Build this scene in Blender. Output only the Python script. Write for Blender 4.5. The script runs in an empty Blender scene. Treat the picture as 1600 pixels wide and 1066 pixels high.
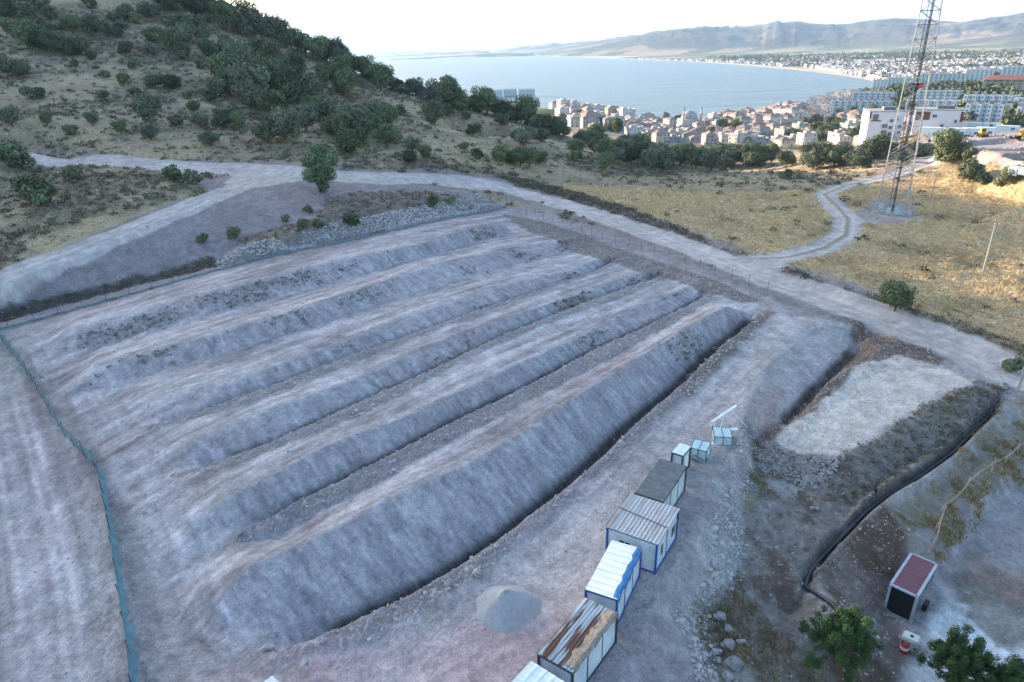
QS = 1.0; HAZE = 4.0e-5
import bpy, bmesh, math, random
import numpy as np
from mathutils import Vector, Matrix, geometry
rng = np.random.default_rng(7); random.seed(7)
R = math.radians
sc = bpy.context.scene; COL = sc.collection

# ---------------------------------------------------------------- camera
CAMH = 37.5; FPX = 1067.0; TH = R(23.27); RO = R(1.5)
Fv = np.array([0, math.cos(TH), -math.sin(TH)]); r0 = np.array([1., 0, 0]); u0 = np.array([0, math.sin(TH), math.cos(TH)])
Rv = math.cos(RO)*r0 - math.sin(RO)*u0; Uv = math.sin(RO)*r0 + math.cos(RO)*u0
cd = bpy.data.cameras.new('camera'); cam = bpy.data.objects.new('camera', cd); COL.objects.link(cam)
cd.sensor_width = 36; cd.lens = FPX/1600*36; cd.clip_start = 0.5; cd.clip_end = 400000
M4 = Matrix(((Rv[0], Uv[0], -Fv[0], 0), (Rv[1], Uv[1], -Fv[1], 0), (Rv[2], Uv[2], -Fv[2], CAMH), (0, 0, 0, 1)))
cam.matrix_world = M4; sc.camera = cam

# ---------------------------------------------------------------- sky, sun, exposure
SUN_AZ = -48.2      # degrees from +Y, negative = to the left of the view
SUN_EL = 10.25
w = bpy.data.worlds.new('World'); sc.world = w; w.use_nodes = True
nt = w.node_tree; bg = nt.nodes['Background']
sky = nt.nodes.new('ShaderNodeTexSky'); sky.sky_type = 'NISHITA'; sky.sun_disc = False
sky.sun_elevation = R(SUN_EL); sky.sun_rotation = R(SUN_AZ)
sky.altitude = 50; sky.air_density = 1.0; sky.dust_density = 2.4; sky.ozone_density = 2.0
nt.links.new(sky.outputs[0], bg.inputs[0]); bg.inputs[1].default_value = 0.15
sd = bpy.data.lights.new('sun', 'SUN'); sd.energy = 5.0; sd.angle = R(0.6); sd.color = (1.0, 0.80, 0.60)
sun = bpy.data.objects.new('sun', sd); COL.objects.link(sun)
sv = Vector((math.sin(R(SUN_AZ))*math.cos(R(SUN_EL)), math.cos(R(SUN_AZ))*math.cos(R(SUN_EL)), math.sin(R(SUN_EL))))
sun.rotation_euler = sv.to_track_quat('Z', 'Y').to_euler()
sc.view_settings.view_transform = 'Standard'; sc.view_settings.look = 'None'
sc.view_settings.exposure = 2.2; sc.view_settings.gamma = 1.0
sc.cycles.max_bounces = 5; sc.cycles.diffuse_bounces = 3; sc.cycles.glossy_bounces = 2
sc.cycles.transmission_bounces = 2; sc.cycles.transparent_max_bounces = 4; sc.cycles.volume_bounces = 1

# ---------------------------------------------------------------- numeric helpers
def ray(px, py):
    return Fv + Rv*((px-800)/FPX) + Uv*((533-py)/FPX)
def atz(px, py, z):
    d = ray(px, py); t = (z-CAMH)/d[2]
    return np.array([d[0]*t, d[1]*t, z])
def atr(px, py, r):
    d = ray(px, py); t = r/math.hypot(d[0], d[1])
    return np.array([d[0]*t, d[1]*t, CAMH+d[2]*t])
def sstep(a, b, x):
    t = np.clip((x-a)/(b-a), 0, 1); return t*t*(3-2*t)
def _h(ix, iy, s):
    n = (ix.astype(np.int64)*374761393 + iy.astype(np.int64)*668265263 + s*1442695041) & 0xffffffff
    n = ((n ^ (n >> 13))*1274126177) & 0xffffffff
    n = n ^ (n >> 16)
    return (n & 0xffff).astype(np.float32)/65535.0
def noise(x, y, s=0):
    ix = np.floor(x); iy = np.floor(y); fx = (x-ix).astype(np.float32); fy = (y-iy).astype(np.float32)
    fx = fx*fx*(3-2*fx); fy = fy*fy*(3-2*fy)
    a = _h(ix, iy, s); b = _h(ix+1, iy, s); c = _h(ix, iy+1, s); d = _h(ix+1, iy+1, s)
    return (a+(b-a)*fx + (c-a)*fy + (a-b-c+d)*fx*fy)*2-1
def fbm(x, y, L, o=4, s=0, g=.5):
    t = 0; a = 1.; n = 0
    for k in range(o):
        ca, sa = math.cos(k*1.1+.3), math.sin(k*1.1+.3)
        t = t + a*noise((x*ca-y*sa)/L+17*k, (x*sa+y*ca)/L-9*k, s+k*31); n += a; a *= g; L *= .5
    return t/n
def resample(P, step):
    out = [P[0]]
    for a, b in zip(P[:-1], P[1:]):
        n = max(1, int(math.ceil(np.linalg.norm(b-a)/step)))
        for k in range(1, n+1): out.append(a+(b-a)*k/n)
    return np.array(out)
def seg_dist(x, y, P):
    """distance to a polyline, arclength at the foot, side sign"""
    best = np.full(x.shape, 1e9, np.float32); sl = np.zeros(x.shape, np.float32); sg = np.ones(x.shape, np.float32); L = 0
    for a, b in zip(P[:-1], P[1:]):
        dx, dy = b[0]-a[0], b[1]-a[1]; l2 = dx*dx+dy*dy+1e-9; l = math.sqrt(l2)
        t = np.clip(((x-a[0])*dx+(y-a[1])*dy)/l2, 0, 1)
        d = np.hypot(x-a[0]-t*dx, y-a[1]-t*dy); m = d < best
        best[m] = d[m]; sl[m] = (L+t*l)[m]; sg[m] = np.sign((x-a[0])*dy-(y-a[1])*dx)[m]
        L += l
    return best, sl, sg
def inside(x, y, P):
    c = np.zeros(x.shape, bool); n = len(P)
    for i in range(n):
        x1, y1 = P[i][0], P[i][1]; x2, y2 = P[(i+1) % n][0], P[(i+1) % n][1]
        if y1 == y2: continue
        c ^= ((y1 > y) != (y2 > y)) & (x < (x2-x1)*(y-y1)/(y2-y1)+x1)
    return c

# ---------------------------------------------------------------- terrain control lines (traced by where the ground lies)
PT = []    # world control points
SEA = -72.0
_T1 = ([0, 200, 398, 540, 719, 868, 1003, 1192, 1400], [1110, 1066, 1008, 965, 871, 763, 642, 477, 330]); _FN = ([0, 330, 540, 790, 900], [515, 425, 379, 325, 322])
def lift(px, py):
    """the terraces climb away from the container platform towards the long fence"""
    a = np.interp(px, *_T1); b = np.interp(px, *_FN)
    if a-b < 60: return 0.
    s = (a-py)/(a-b)
    L = np.interp(s, [0, .24, .34, .42, .7, 1], [0, 0, 1.5, 1.75, 2.3, 2.8])*float(sstep(60, 420, px)); xe = 1192-392*min(max(s, 0), 1)
    return float(L*(1-sstep(.80*xe, xe+20, px))*(1-sstep(1.0, 1.35, s)))
def atl(px, py, z): return atz(px, py, z+lift(px, py))
def world(p):
    if len(p) == 4:
        d = ray(p[0], p[1]); k = math.hypot(d[0], d[1])/d[1] if p[0] < 800 and p[2] < 600 else 1.
        return atr(p[0], p[1], p[2]*k)
    return atl(*p)
def key(P): return np.array([math.atan2(P[0], P[1]), math.log(math.hypot(P[0], P[1]))])
def line(pts, st=.013):
    W = [world(p) for p in pts]
    addw(W, st); return np.array(W)
def addw(W, st=.013):
    for i, a in enumerate(W):
        if i == 0: PT.append(a); continue
        b = W[i-1]; n = max(1, int(np.linalg.norm(key(a)-key(b))/st))
        for k in range(1, n+1): PT.append(b+(a-b)*k/n)
def Z(z, *pts): return line([(p[0], p[1], z) for p in pts])
def offs(W, d):
    W = np.array(W); T = np.gradient(W[:, :2], axis=0); T /= np.linalg.norm(T, axis=1)[:, None]
    O = W.copy(); O[:, 0] += T[:, 1]*d; O[:, 1] -= T[:, 0]*d     # +d = right of travel
    return O
FT = {}
def trench(name, pts, zb, hw, zl, zr, za=0.15, dy=2):
    """pts: where the near lip of the cut is seen"""
    zs = np.linspace(zb[0], zb[1], len(pts)) if isinstance(zb, tuple) else np.full(len(pts), float(zb)); dl, dr = zl-zs.mean(), zr-zs.mean()
    W = np.array([atl(p[0], p[1]+dy, z_+dr) for p, z_ in zip(pts, zs)]); bs = W[:, 2]-(zs+dr); Wr, br, zr_ = [], [], []
    for i in range(len(pts)-1):
        m = max(1, int(np.linalg.norm(W[i+1]-W[i])/.8)); t = np.arange(m)/m
        Wr += [W[i]+(W[i+1]-W[i])*k for k in t]; br += [bs[i]+(bs[i+1]-bs[i])*k for k in t]; zr_ += [zs[i]+(zs[i+1]-zs[i])*k for k in t]
    Wr.append(W[-1]); br.append(bs[-1]); zr_.append(zs[-1]); Lp = np.array(Wr); base = np.array(br); z0 = np.array(zr_); n = len(Lp)
    e = sstep(0, 6, np.arange(n, dtype=float))*sstep(0, 4, (n-1-np.arange(n, dtype=float)))
    C = offs(Lp, -hw); C2 = offs(Lp, -hw*1.35); C3 = offs(Lp, -hw*.65); Lf = offs(Lp, -2*hw)
    for A in (C, C2, C3): A[:, 2] = base+za+(z0-za)*e
    Lp[:, 2] = base+za+(z0+dr-za)*e; Lf[:, 2] = base+za+(z0+dl-za)*e
    for A in (C, C2, C3, Lf, Lp): addw(list(A))
    FT[name] = C
def crest(name, pts, z, z1=None, z0=.2, taper=4):
    z1 = z if z1 is None else z1
    zz = [z+(z1-z)*i/(len(pts)-1) for i in range(len(pts))]; W = np.array([atl(p[0], p[1], q) for p, q in zip(pts, zz)]); bs = W[:, 2]-np.array(zz); n0 = np.arange(len(pts)); Wr = []; br = []
    for i in range(len(pts)-1):
        m = max(1, int(np.linalg.norm(W[i+1]-W[i])/.8)); Wr += [W[i]+(W[i+1]-W[i])*k/m for k in range(m)]; br += [bs[i]+(bs[i+1]-bs[i])*k/m for k in range(m)]
    Wr.append(W[-1]); br.append(bs[-1]); W = np.array(Wr); bs = np.array(br); n = len(W)
    e = sstep(-1, taper, np.arange(n, dtype=float))*sstep(-1, taper, (n-1-np.arange(n, dtype=float)))
    W[:, 2] = bs+z0+(W[:, 2]-bs-z0)*e; addw(list(W)); FT[name] = W

# storage field: crests, toes, trenches
crest('c6', [(74,516),(130,508),(209,490),(338,452),(473,418),(530,404),(600,392),(665,378),(740,356),(795,346)], 2.1)
Z(0.1, (118,556),(203,530),(304,503),(405,476),(540,441),(665,402),(800,362),(850,364))
crest('c5', [(111,574),(189,559),(304,530),(429,494),(540,458),(665,416),(766,393),(850,378),(885,378)], 1.9, 1.6)
Z(0.0, (162,621),(230,588),(338,560),(439,526),(540,494),(614,469),(700,446),(760,427),(895,395),(925,392))
crest('c4', [(200,640),(257,617),(371,592),(540,531),(658,486),(766,450),(874,425),(940,405),(966,399)], .75, .45)
trench('T4', [(216,665),(304,641),(422,598),(540,553),(665,510),(787,466),(928,422),(969,399)], -1.2, .42, -.35, .30)
Z(0.4, (236,674),(312,654),(394,629),(476,596),(558,567),(620,539),(682,514),(824,464),(966,414))
crest('c3', [(240,712),(297,690),(405,645),(540,598),(672,538),(800,493),(935,450),(1020,422)], .95, .45)
trench('T3', [(270,738),(355,709),(439,679),(530,636),(665,577),(800,513),(969,449),(1047,423)], -1.25, .45, -.35, .30)
Z(0.4, (330,736),(394,715),(489,678),(558,652),(661,600),(723,564),(846,510),(1000,451),(1042,435))
crest('c2', [(300,806),(350,780),(420,745),(530,686),(665,642),(810,568),(901,530),(986,484),(1070,450),(1100,440)], 1.2, .5)
trench('T2', [(360,830),(422,801),(473,771),(540,741),(598,711),(699,658),(824,597),(935,540),(1070,476),(1112,452)], -1.35, .5, -.4, .35)
Z(0.45, (365,850),(435,840),(517,793),(579,763),(682,702),(764,661),(846,616),(928,575),(1040,513),(1115,468))
crest('c1', [(332,945),(350,915),(388,882),(470,848),(530,821),(598,782),(712,733),(790,692),(868,642),(969,578),(1070,513),(1140,476),(1160,470)], 2.25, 2.1)
trench('T1', [(398,1008),(440,1003),(540,965),(631,922),(719,871),(800,817),(868,765),(935,708),(1003,642),(1070,586),(1128,530),(1192,477)], -1.5, 1.15, -.7, .75, dy=9)
Z(0.65, (420,1035),(530,1013),(598,986),(699,939),(766,885),(844,817),(901,770),(979,706),(1060,630),(1128,570),(1161,532),(1212,487))
# level ground round it
Z(0.15, (0,530),(50,552),(90,600),(130,660),(170,720),(215,800),(245,880),(280,960),(340,1030),(420,1062),(440,1120))
Z(0.1, (808,335),(860,352),(950,385),(1050,420),(1130,448),(1200,468),(1240,483),(1300,498))
Z(0.3, (700,1000),(800,900),(900,830),(1000,740),(1100,640),(1180,545)); Z(.2, (600,1066),(780,1010),(900,890),(960,800)); Z(.2,(500,1130),(800,1110))
Z(0, (-60,540),(0,640),(20,760),(60,900),(100,1066),(120,1180)); Z(0, (-300,700),(-300,1100),(-500,1400),(100,1500),(800,1500),(1500,1500)); Z(0,(-200,560),(-500,640))
Z(0.1, (60,560),(110,660),(150,780),(175,900),(200,1066))
# strip beside the long fence and the ditch behind it
Z(0.5, (-60,528),(0,514),(110,486),(209,459),(330,424),(430,398),(540,377),(650,352),(740,334),(790,324))
Z(-0.9, (-60,512),(0,502),(80,481),(150,462),(230,440),(330,417))
Z(-0.3, (330,417),(400,400),(540,372),(650,346),(760,325))
Z(0.2, (-60,492),(0,482),(68,467),(145,450),(216,433),(270,416),(331,402),(350,396))
Z(1.6, (350,397),(420,378),(500,366),(580,346),(640,328),(700,318),(765,316))
Z(3.6, (380,378),(440,362),(500,346)); Z(3.0,(560,330),(620,316),(680,308),(740,303))
# upper road and its bank
line([(-80,470,3),(0,446,3.6),(60,424,4.2),(118,396,5),(170,375,5.8),(223,353,6.5),(270,333,7),(320,312,7.5),(370,297,7.8),(420,288,8),(470,280,8)])
line([(470,284,7.8),(485,300,6.5),(500,318,5),(510,335,4.2)])
line([(480,279,7.6),(540,283,6.2),(600,287,5),(660,291,4),(720,296,2.8),(770,306,1.8),(800,318,1.0)])
line([(-150,232,12.5),(-80,236,12.3),(0,241,12),(75,247,11.5),(150,255,11),(230,261,10.2),(300,267,9.5),(380,271,8.7),(475,275,8),(540,277,6.8),(600,279,5.8),(660,281,4.6),(700,283,3.7),(745,288,2.9),(780,294,2.2),(830,309,1.2),(900,332,.5)])
line([(-80,448,4),(0,424,4.6),(60,402,5.3),(118,378,6),(200,345,7),(300,312,8),(380,284,8.3)])
line([(-80,415,5.2),(0,395,5.8),(80,372,6.6),(150,345,7.6),(240,312,8.6),(310,290,9)])
line([(-80,330,8.5),(50,320,8.8),(150,300,9.4),(250,282,9.4)])
line([(-150,228,13),(0,232,13),(100,240,12.5),(200,247,11.6),(300,253,10.6),(400,258,10),(460,262,9.4)])
line([(540,266,7.6),(620,268,6.4),(700,270,5.2),(760,280,3.4)])
# main road
line([(900,322,.4),(1000,356,.1),(1100,390,0),(1200,430,0),(1300,466,0),(1400,500,-.1),(1500,538,-.3),(1600,582,-.5),(1700,625,-.7),(1900,700,-1)])
line([(850,318,.6),(1000,366,.1),(1100,402,0),(1200,442,0),(1300,478,0),(1400,515,-.1),(1500,555,-.3),(1600,602,-.5),(1700,650,-.7)])
line([(830,290,1),(900,310,.7),(1000,340,.6),(1100,375,.5),(1150,395,.2)]); line([(1220,415,.2),(1260,438,.9),(1330,462,1.0),(1420,488,.7),(1500,517,.5),(1600,555,.2),(1750,610,0)])
line([(1240,420,.6),(1330,440,.4),(1420,462,.2),(1520,498,.1),(1640,540,0)])
# field to the right
Z(0, (850,290),(950,310),(1050,345),(1150,380),(1230,400),(1290,385),(1330,360),(1325,335),(1290,305))
Z(0, (1400,430),(1500,460),(1600,500),(1800,560)); Z(-.3,(1350,390),(1450,400),(1600,440),(1800,490))
Z(-.8, (1000,300),(1100,310),(1200,325),(1290,320)); Z(-1,(1360,332),(1420,336),(1500,345),(1600,370),(1800,410))
Z(-1.5,(950,275),(1100,285),(1250,295),(1380,290)); Z(-1.8,(1450,290),(1520,300),(1600,320),(1800,350))
Z(-2.5,(1000,262),(1100,268),(1250,270),(1400,266),(1460,262)); Z(-2,(1500,262),(1560,280),(1620,290),(1800,310))
Z(-3.5,(1450,245),(1500,247))
line([(1490,232,275,1),(1560,240,255,1),(1620,255,220,1),(1800,280,200,1)]); line([(1440,218,345,1),(1500,216,340,1),(1560,212,335,1),(1620,212,330,1),(1800,230,300,1)])
line([(1430,224,330,1),(1500,226,300,1),(1560,228,285,1),(1640,232,275,1),(1800,250,250,1)])
# left hill
line([(-500,190,190,1),(-300,200,185,1),(-150,200,190,1),(-50,190,210,1),(100,180,240,1),(300,205,228,1),(420,220,212,1),(520,232,205,1),(620,238,212,1),(700,235,235,1),(780,250,222,1)])
line([(-500,90,280,1),(-150,100,290,1),(100,110,295,1),(300,130,290,1),(420,140,290,1),(500,160,285,1),(600,180,272,1),(700,200,275,1),(800,222,262,1)])
line([(-500,0,370,1),(-150,10,370,1),(0,40,350,1),(120,50,345,1),(300,60,350,1),(400,90,345,1),(480,115,345,1),(560,140,335,1),(650,165,322,1),(740,185,315,1),(820,205,300,1),(880,222,285,1)])
line([(-500,-130,450,1),(-200,-120,440,1),(0,-60,430,1),(200,-40,425,1),(290,-18,422,1),(345,8,420,1),(380,28,415,1),(420,50,410,1),(500,90,400,1),(560,115,390,1),(620,140,380,1),(700,163,365,1),(760,175,350,1),(830,195,330,1),(880,210,320,1),(920,226,300,1),(960,238,285,1),(1020,250,262,1)])
def W3(az, r, z): return np.array([r*math.sin(R(az)), r*math.cos(R(az)), z])
HT = {}
def hid(*p):
    addw([W3(*q) for q in p], .03)
# behind the crest of the hill (out of sight)
hid((-62,330,70),(-54,360,76)); hid((-62,520,135),(-56,520,135),(-50,530,128),(-45,520,108),(-40,520,82),(-30,520,62),(-22,520,45),(-14,500,22),(-8,480,2),(-2,460,-14))  # unseen left end raised so the hill keeps the sun off the site
hid((-62,900,90),(-50,900,80),(-40,900,50),(-30,900,20),(-22,900,0),(-14,900,-30),(-8,900,-50),(-2,850,-62))
hid((-62,1800,-60),(-50,1800,-78),(-30,1700,-78),(-14,1500,-80),(-8,1250,-80))
hid((-62,1400,0),(-50,1350,-40),(-30,1300,-50),(-14,1150,-70))
# below / behind the camera and to the sides
hid((-62,14,0),(-30,14,0),(0,14,0),(20,14,-.5),(40,14,-4),(62,14,-6)); hid((-62,60,0),(-62,100,1),(-62,140,7),(-62,180,12)); hid((62,60,-2),(62,100,-1),(62,160,0),(62,230,0),(62,300,-4))
# past the field the ground drops to the town
hid((-2,300,-9),(2,300,-13),(6,300,-14),(12,300,-15),(18,300,-16)); hid((-2,400,-20),(2,400,-28),(8,420,-34),(14,420,-34),(20,400,-28))
line([(900,215,450,1),(1000,222,480,1),(1100,226,560,1),(1200,228,560,1),(1260,226,540,1),(1330,225,500,1)])
line([(1380,224,385,1),(1430,220,380,1)]); line([(1440,214,400,1),(1500,208,420,1),(1560,205,430,1),(1640,205,430,1),(1800,215,420,1)])
line([(1460,205,470,1),(1500,196,520,1),(1560,192,540,1),(1640,192,520,1),(1800,205,500,1)])
line([(900,195,620,1),(1000,202,760,1),(1100,207,800,1),(1200,202,800,1),(1270,192,800,1),(1340,186,740,1),(1400,190,640,1),(1440,188,640,1),(1480,182,680,1),(1540,172,700,1),(1640,172,680,1),(1800,180,660,1)])
line([(770,162,1100,1),(860,170,1000,1),(940,184,950,1),(1000,192,880,1)])
line([(1240,182,950,1),(1320,166,980,1),(1400,162,950,1),(1480,158,930,1),(1560,152,880,1),(1640,150,860,1),(1800,160,840,1)])
line([(1360,150,1200,1),(1420,143,1220,1),(1480,138,1150,1),(1560,132,1100,1),(1640,128,1080,1),(1800,130,1060,1)])
line([(1400,132,1500,1),(1480,124,1600,1),(1560,118,1500,1),(1640,115,1500,1),(1800,118,1450,1)])
# shoreline (all at sea level) and sea bed
def sh(*p): return [(a, b, SEA) for a, b in p]
near = sh((700,150),(760,155),(800,160),(860,168),(900,177),(940,184),(1000,192),(1060,196),(1120,192),(1180,180),(1240,170),(1300,158),(1340,149),(1365,143),(1382,136),(1378,130),(1350,124),(1320,119),(1280,114),(1240,109.5),(1200,106),(1150,101.5),(1100,98),(1060,96),(1000,93.5),(940,91.5),(870,88.5),(820,86),(760,83.5),(700,82.5),(645,81.5))
S = line(near, .01); SHORE = S
line([(p[0]-dx, p[1]-dy, SEA-7) for p, dx, dy in ((near[0],10,8),(near[3],5,12),(near[5],0,14),(near[7],5,18),(near[9],20,12),(near[11],20,8),(near[13],15,5),(near[14],25,0),(near[16],25,-6),(near[19],15,-5),(near[22],5,-4.5),(near[25],0,-3.5),(near[27],0,-2),(near[28],-5,-1.3))], .02)
line([(645,80,SEA-3),(560,82,SEA-8),(560,140,SEA-8),(650,110,SEA-8),(900,120,SEA-9),(1100,130,SEA-9),(1250,135,SEA-9)], .04)
# coastal plain and mountain range (z given)
line([(1400,118,SEA+5),(1480,110,SEA+8),(1560,105,SEA+12),(1640,102,SEA+14),(1800,100,SEA+16)], .03)
line([(1380,122,SEA+3),(1300,106,SEA+4),(1200,98,SEA+5),(1100,93,SEA+5),(1000,90,SEA+5)], .03)
line([(1300,96,SEA+9),(1420,96,SEA+16),(1540,92,SEA+22),(1640,90,SEA+25),(1800,88,SEA+25)], .03)
def mt(r, *p): line([(a, b, r, 1) for a, b in p], .012)
mt(5600, (1100,90),(1180,88),(1260,86),(1350,84),(1440,81),(1540,78),(1640,76),(1800,74))
mt(7200, (1000,88),(1080,85),(1160,80),(1240,77),(1330,76),(1420,70),(1500,66),(1580,60),(1680,56),(1800,54))
mt(10000, (800,82),(880,78),(925,71),(960,66),(1000,58),(1030,50),(1047,47),(1055,44),(1062,48),(1075,44),(1100,42),(1130,43),(1160,44),(1190,43),(1205,36),(1215,33),(1225,37),(1240,34),(1250,34),(1262,38),(1290,39),(1300,38),(1315,41),(1345,35),(1372,32),(1400,30),(1430,31),(1460,33),(1500,35),(1530,31),(1560,28),(1600,22),(1680,16),(1800,14))
mt(15000, (700,81),(760,77.5),(800,75.5),(830,72.5),(850,70),(870,66.5),(890,69),(905,67),(930,66))
mt(24000, (560,84),(640,81),(700,80.6),(800,79),(900,80),(1100,82),(1400,82),(1800,80))
hid((-62,110000,-90),(0,110000,-90),(20,110000,-90),(62,110000,-90)); hid((-62,8000,-90),(-40,8000,-90),(-20,8000,-90),(-12,20000,-90),(-62,30000,-90))
hid((55,400,-20),(62,400,-25),(62,1000,-30),(62,3000,-50),(62,6000,0),(62,10000,250),(55,10000,300),(62,24000,-60))

# container platform edge, slopes and low ground to the right
E0 = [(1269,500,.3),(1249,520,.3),(1205,567,.3),(1178,612,.25),(1165,655,.2),(1158,700,.1),(1120,750,.1),(1085,830,.1),(1040,905,.1),(1000,990,.1),(965,1070,.1),(930,1180,.1)]
line(E0)
trench('T0', [(1336,520),(1322,545),(1285,580),(1255,610),(1225,640),(1205,662)], -2.3, .6, -1.9, -1.2, -1.4, dy=5)
line([(1330,510,0),(1345,520,0),(1375,545,0),(1365,560,0),(1330,575,-.2),(1290,600,-.4),(1265,640,-.7),(1235,665,-1.2),(1205,700,-1.8)])
line([(1300,505,.2),(1318,512,-.2)])
Z(-2.2, (1185,680),(1175,720),(1165,780)); Z(-2.8,(1158,850),(1150,905),(1110,950),(1090,975),(1110,1030),(1150,1080),(1160,1200))
line([(1345,568,-.3),(1400,560,-.2),(1470,575,-.3),(1525,595,-.4),(1515,615,-.6),(1450,650,-.7),(1390,685,-.9),(1340,700,-1.2),(1310,712,-1.5),(1260,710,-1.9),(1215,690,-1.8)])
line([(1400,535,-.1),(1500,575,-.3),(1560,600,-.6)])
line([(1250,740,-2.8),(1310,750,-2.8),(1340,780,-3.2)]); line([(1200,800,-3.0),(1260,850,-3.4),(1250,950,-3.6),(1200,1000,-3.4),(1230,1080,-3.8)])
trench('TR', [(1571,612),(1560,632),(1500,692),(1450,728),(1400,757),(1368,782),(1340,812),(1306,846),(1284,876),(1273,905),(1280,935),(1300,962),(1320,990)][::-1], (-5.4, -2.3), .7, -2.7, -2.5, -1.5, dy=9)
line([(1575,598,-.6),(1548,632,-1.3),(1480,690,-2.2),(1400,735,-2.8),(1340,790,-3.4),(1290,850,-3.7),(1262,900,-3.7)])
line([(1592,606,-.7),(1605,640,-1.5),(1560,690,-2.3),(1480,760,-3.0),(1420,830,-3.4),(1370,880,-3.8),(1340,940,-4.2),(1350,1000,-4.4),(1360,1100,-4.6)])
line([(1660,660,-2.4),(1600,700,-2.7),(1530,750,-3),(1480,800,-3.3),(1455,850,-3.7)])
line([(1640,720,-5),(1600,750,-5.2),(1540,800,-5.4),(1500,860,-5.6),(1480,890,-5.5)])
Z(-5.8,(1650,800),(1560,880),(1500,960),(1450,1066),(1440,1200)); Z(-5.8,(1700,900),(1650,1066),(1700,1300)); Z(-5.4,(1380,960),(1400,1010)); Z(-5.5,(1470,930),(1400,950))
Z(-4,(1800,640),(1900,800)); 

# ---------------------------------------------------------------- rasterise the triangulated control points
PT = np.array(PT); KX = np.arctan2(PT[:, 0], PT[:, 1]); KY = np.log(np.hypot(PT[:, 0], PT[:, 1])); KZ = PT[:, 2]
q = np.round(np.stack([KX, KY], 1)/.0015).astype(int); _, ui = np.unique(q, axis=0, return_index=True)
KX, KY, KZ = KX[ui], KY[ui], KZ[ui]
tri = geometry.delaunay_2d_cdt([Vector((a, b)) for a, b in zip(KX, KY)], [], [], 0, 1e-9)
tv, tf, to = tri[0], tri[2], tri[3]
TZ = np.array([np.mean([KZ[i] for i in o]) if len(o) else 0 for o in to]); TX = np.array([v[0] for v in tv]); TY = np.array([v[1] for v in tv])
AZ = np.radians(np.arange(-62, 62.01, .085*QS))
LR = np.concatenate([np.arange(math.log(14.), math.log(430.), .0032*QS), np.arange(math.log(430.)+.003, math.log(110000.), .012*QS), [math.log(110000.)]])
nr, nc = len(LR), len(AZ)
G = np.full((nr, nc), np.nan, np.float32)
for f_ in tf:
    a, b, c = f_
    x1, x2, x3 = TX[a], TX[b], TX[c]; y1, y2, y3 = TY[a], TY[b], TY[c]
    i0, i1 = np.searchsorted(LR, min(y1, y2, y3)-1e-9), np.searchsorted(LR, max(y1, y2, y3)+1e-9)
    j0, j1 = np.searchsorted(AZ, min(x1, x2, x3)-1e-9), np.searchsorted(AZ, max(x1, x2, x3)+1e-9)
    if i0 >= i1 or j0 >= j1: continue
    D = (y2-y3)*(x1-x3)+(x3-x2)*(y1-y3)
    if abs(D) < 1e-14: continue
    X = AZ[None, j0:j1]; Y = LR[i0:i1, None]
    l1 = ((y2-y3)*(X-x3)+(x3-x2)*(Y-y3))/D; l2 = ((y3-y1)*(X-x3)+(x1-x3)*(Y-y3))/D; l3 = 1-l1-l2
    m = (l1 > -1e-6) & (l2 > -1e-6) & (l3 > -1e-6)
    v = l1*TZ[a]+l2*TZ[b]+l3*TZ[c]
    G[i0:i1, j0:j1][m] = v[m]
for _ in range(3000):      # fill the rim outwards
    bad = np.isnan(G)
    if not bad.any(): break
    for sh_ in ((0, 1), (0, -1), (1, 0), (-1, 0)):
        S_ = np.roll(G, sh_, (0, 1)); m = np.isnan(G) & ~np.isnan(S_); 
        if sh_ == (0, 1): m[:, 0] = False
        if sh_ == (0, -1): m[:, -1] = False
        if sh_ == (1, 0): m[0] = False
        if sh_ == (-1, 0): m[-1] = False
        G[m] = S_[m]
def blur(A, s, ax):
    k = int(3*s+1); wv = np.exp(-np.arange(-k, k+1)**2/(2*s*s)); wv /= wv.sum()
    P_ = np.pad(A, [(k, k) if a == ax else (0, 0) for a in (0, 1)], mode='edge'); o = np.zeros_like(A)
    n = A.shape[ax]
    for i, x in enumerate(wv): o += x*(P_[i:i+n] if ax == 0 else P_[:, i:i+n])
    return o
Gs = blur(blur(G, 1.8/QS, 0), 1.4/QS, 1); NF = int(np.searchsorted(LR, math.log(440.))); Gs[NF:] = blur(G[NF:], .6, 0); G0 = Gs.copy()
Gb = blur(blur(G, 14/QS, 0), 10/QS, 1)
GX = (np.exp(LR)[:, None]*np.sin(AZ)[None]).astype(np.float32); GY = (np.exp(LR)[:, None]*np.cos(AZ)[None]).astype(np.float32)
def ht(x, y, A=None):
    A = G if A is None else A
    j = (math.atan2(x, y)-AZ[0])/(AZ[1]-AZ[0]); j = min(max(j, 0), nc-1.001); lr = math.log(max(math.hypot(x, y), 14.01))
    i = min(max(int(np.searchsorted(LR, lr))-1, 0), nr-2); ti = min(max((lr-LR[i])/(LR[i+1]-LR[i]), 0), 1); j0 = int(j); tj = j-j0
    return float((A[i, j0]*(1-tj)+A[i, j0+1]*tj)*(1-ti)+(A[i+1, j0]*(1-tj)+A[i+1, j0+1]*tj)*ti)
def P(px, py, dz=0.0, rmin=20, rmax=30000):
    """the point of the terrain seen at a place in the view"""
    d = ray(px, py); h = math.hypot(d[0], d[1]); d = d/h; r = rmin; pr = r
    while r < rmax:
        if CAMH+d[2]*r < ht(d[0]*r, d[1]*r)+dz: break
        pr = r; r *= 1.006
    lo, hi = pr, r
    for _ in range(14):
        m = (lo+hi)/2
        if CAMH+d[2]*m < ht(d[0]*m, d[1]*m)+dz: hi = m
        else: lo = m
    return np.array([d[0]*hi, d[1]*hi, CAMH+d[2]*hi])
G = Gs
def PP(*pts): return np.array([P(*p)[:2] for p in pts])
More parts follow.
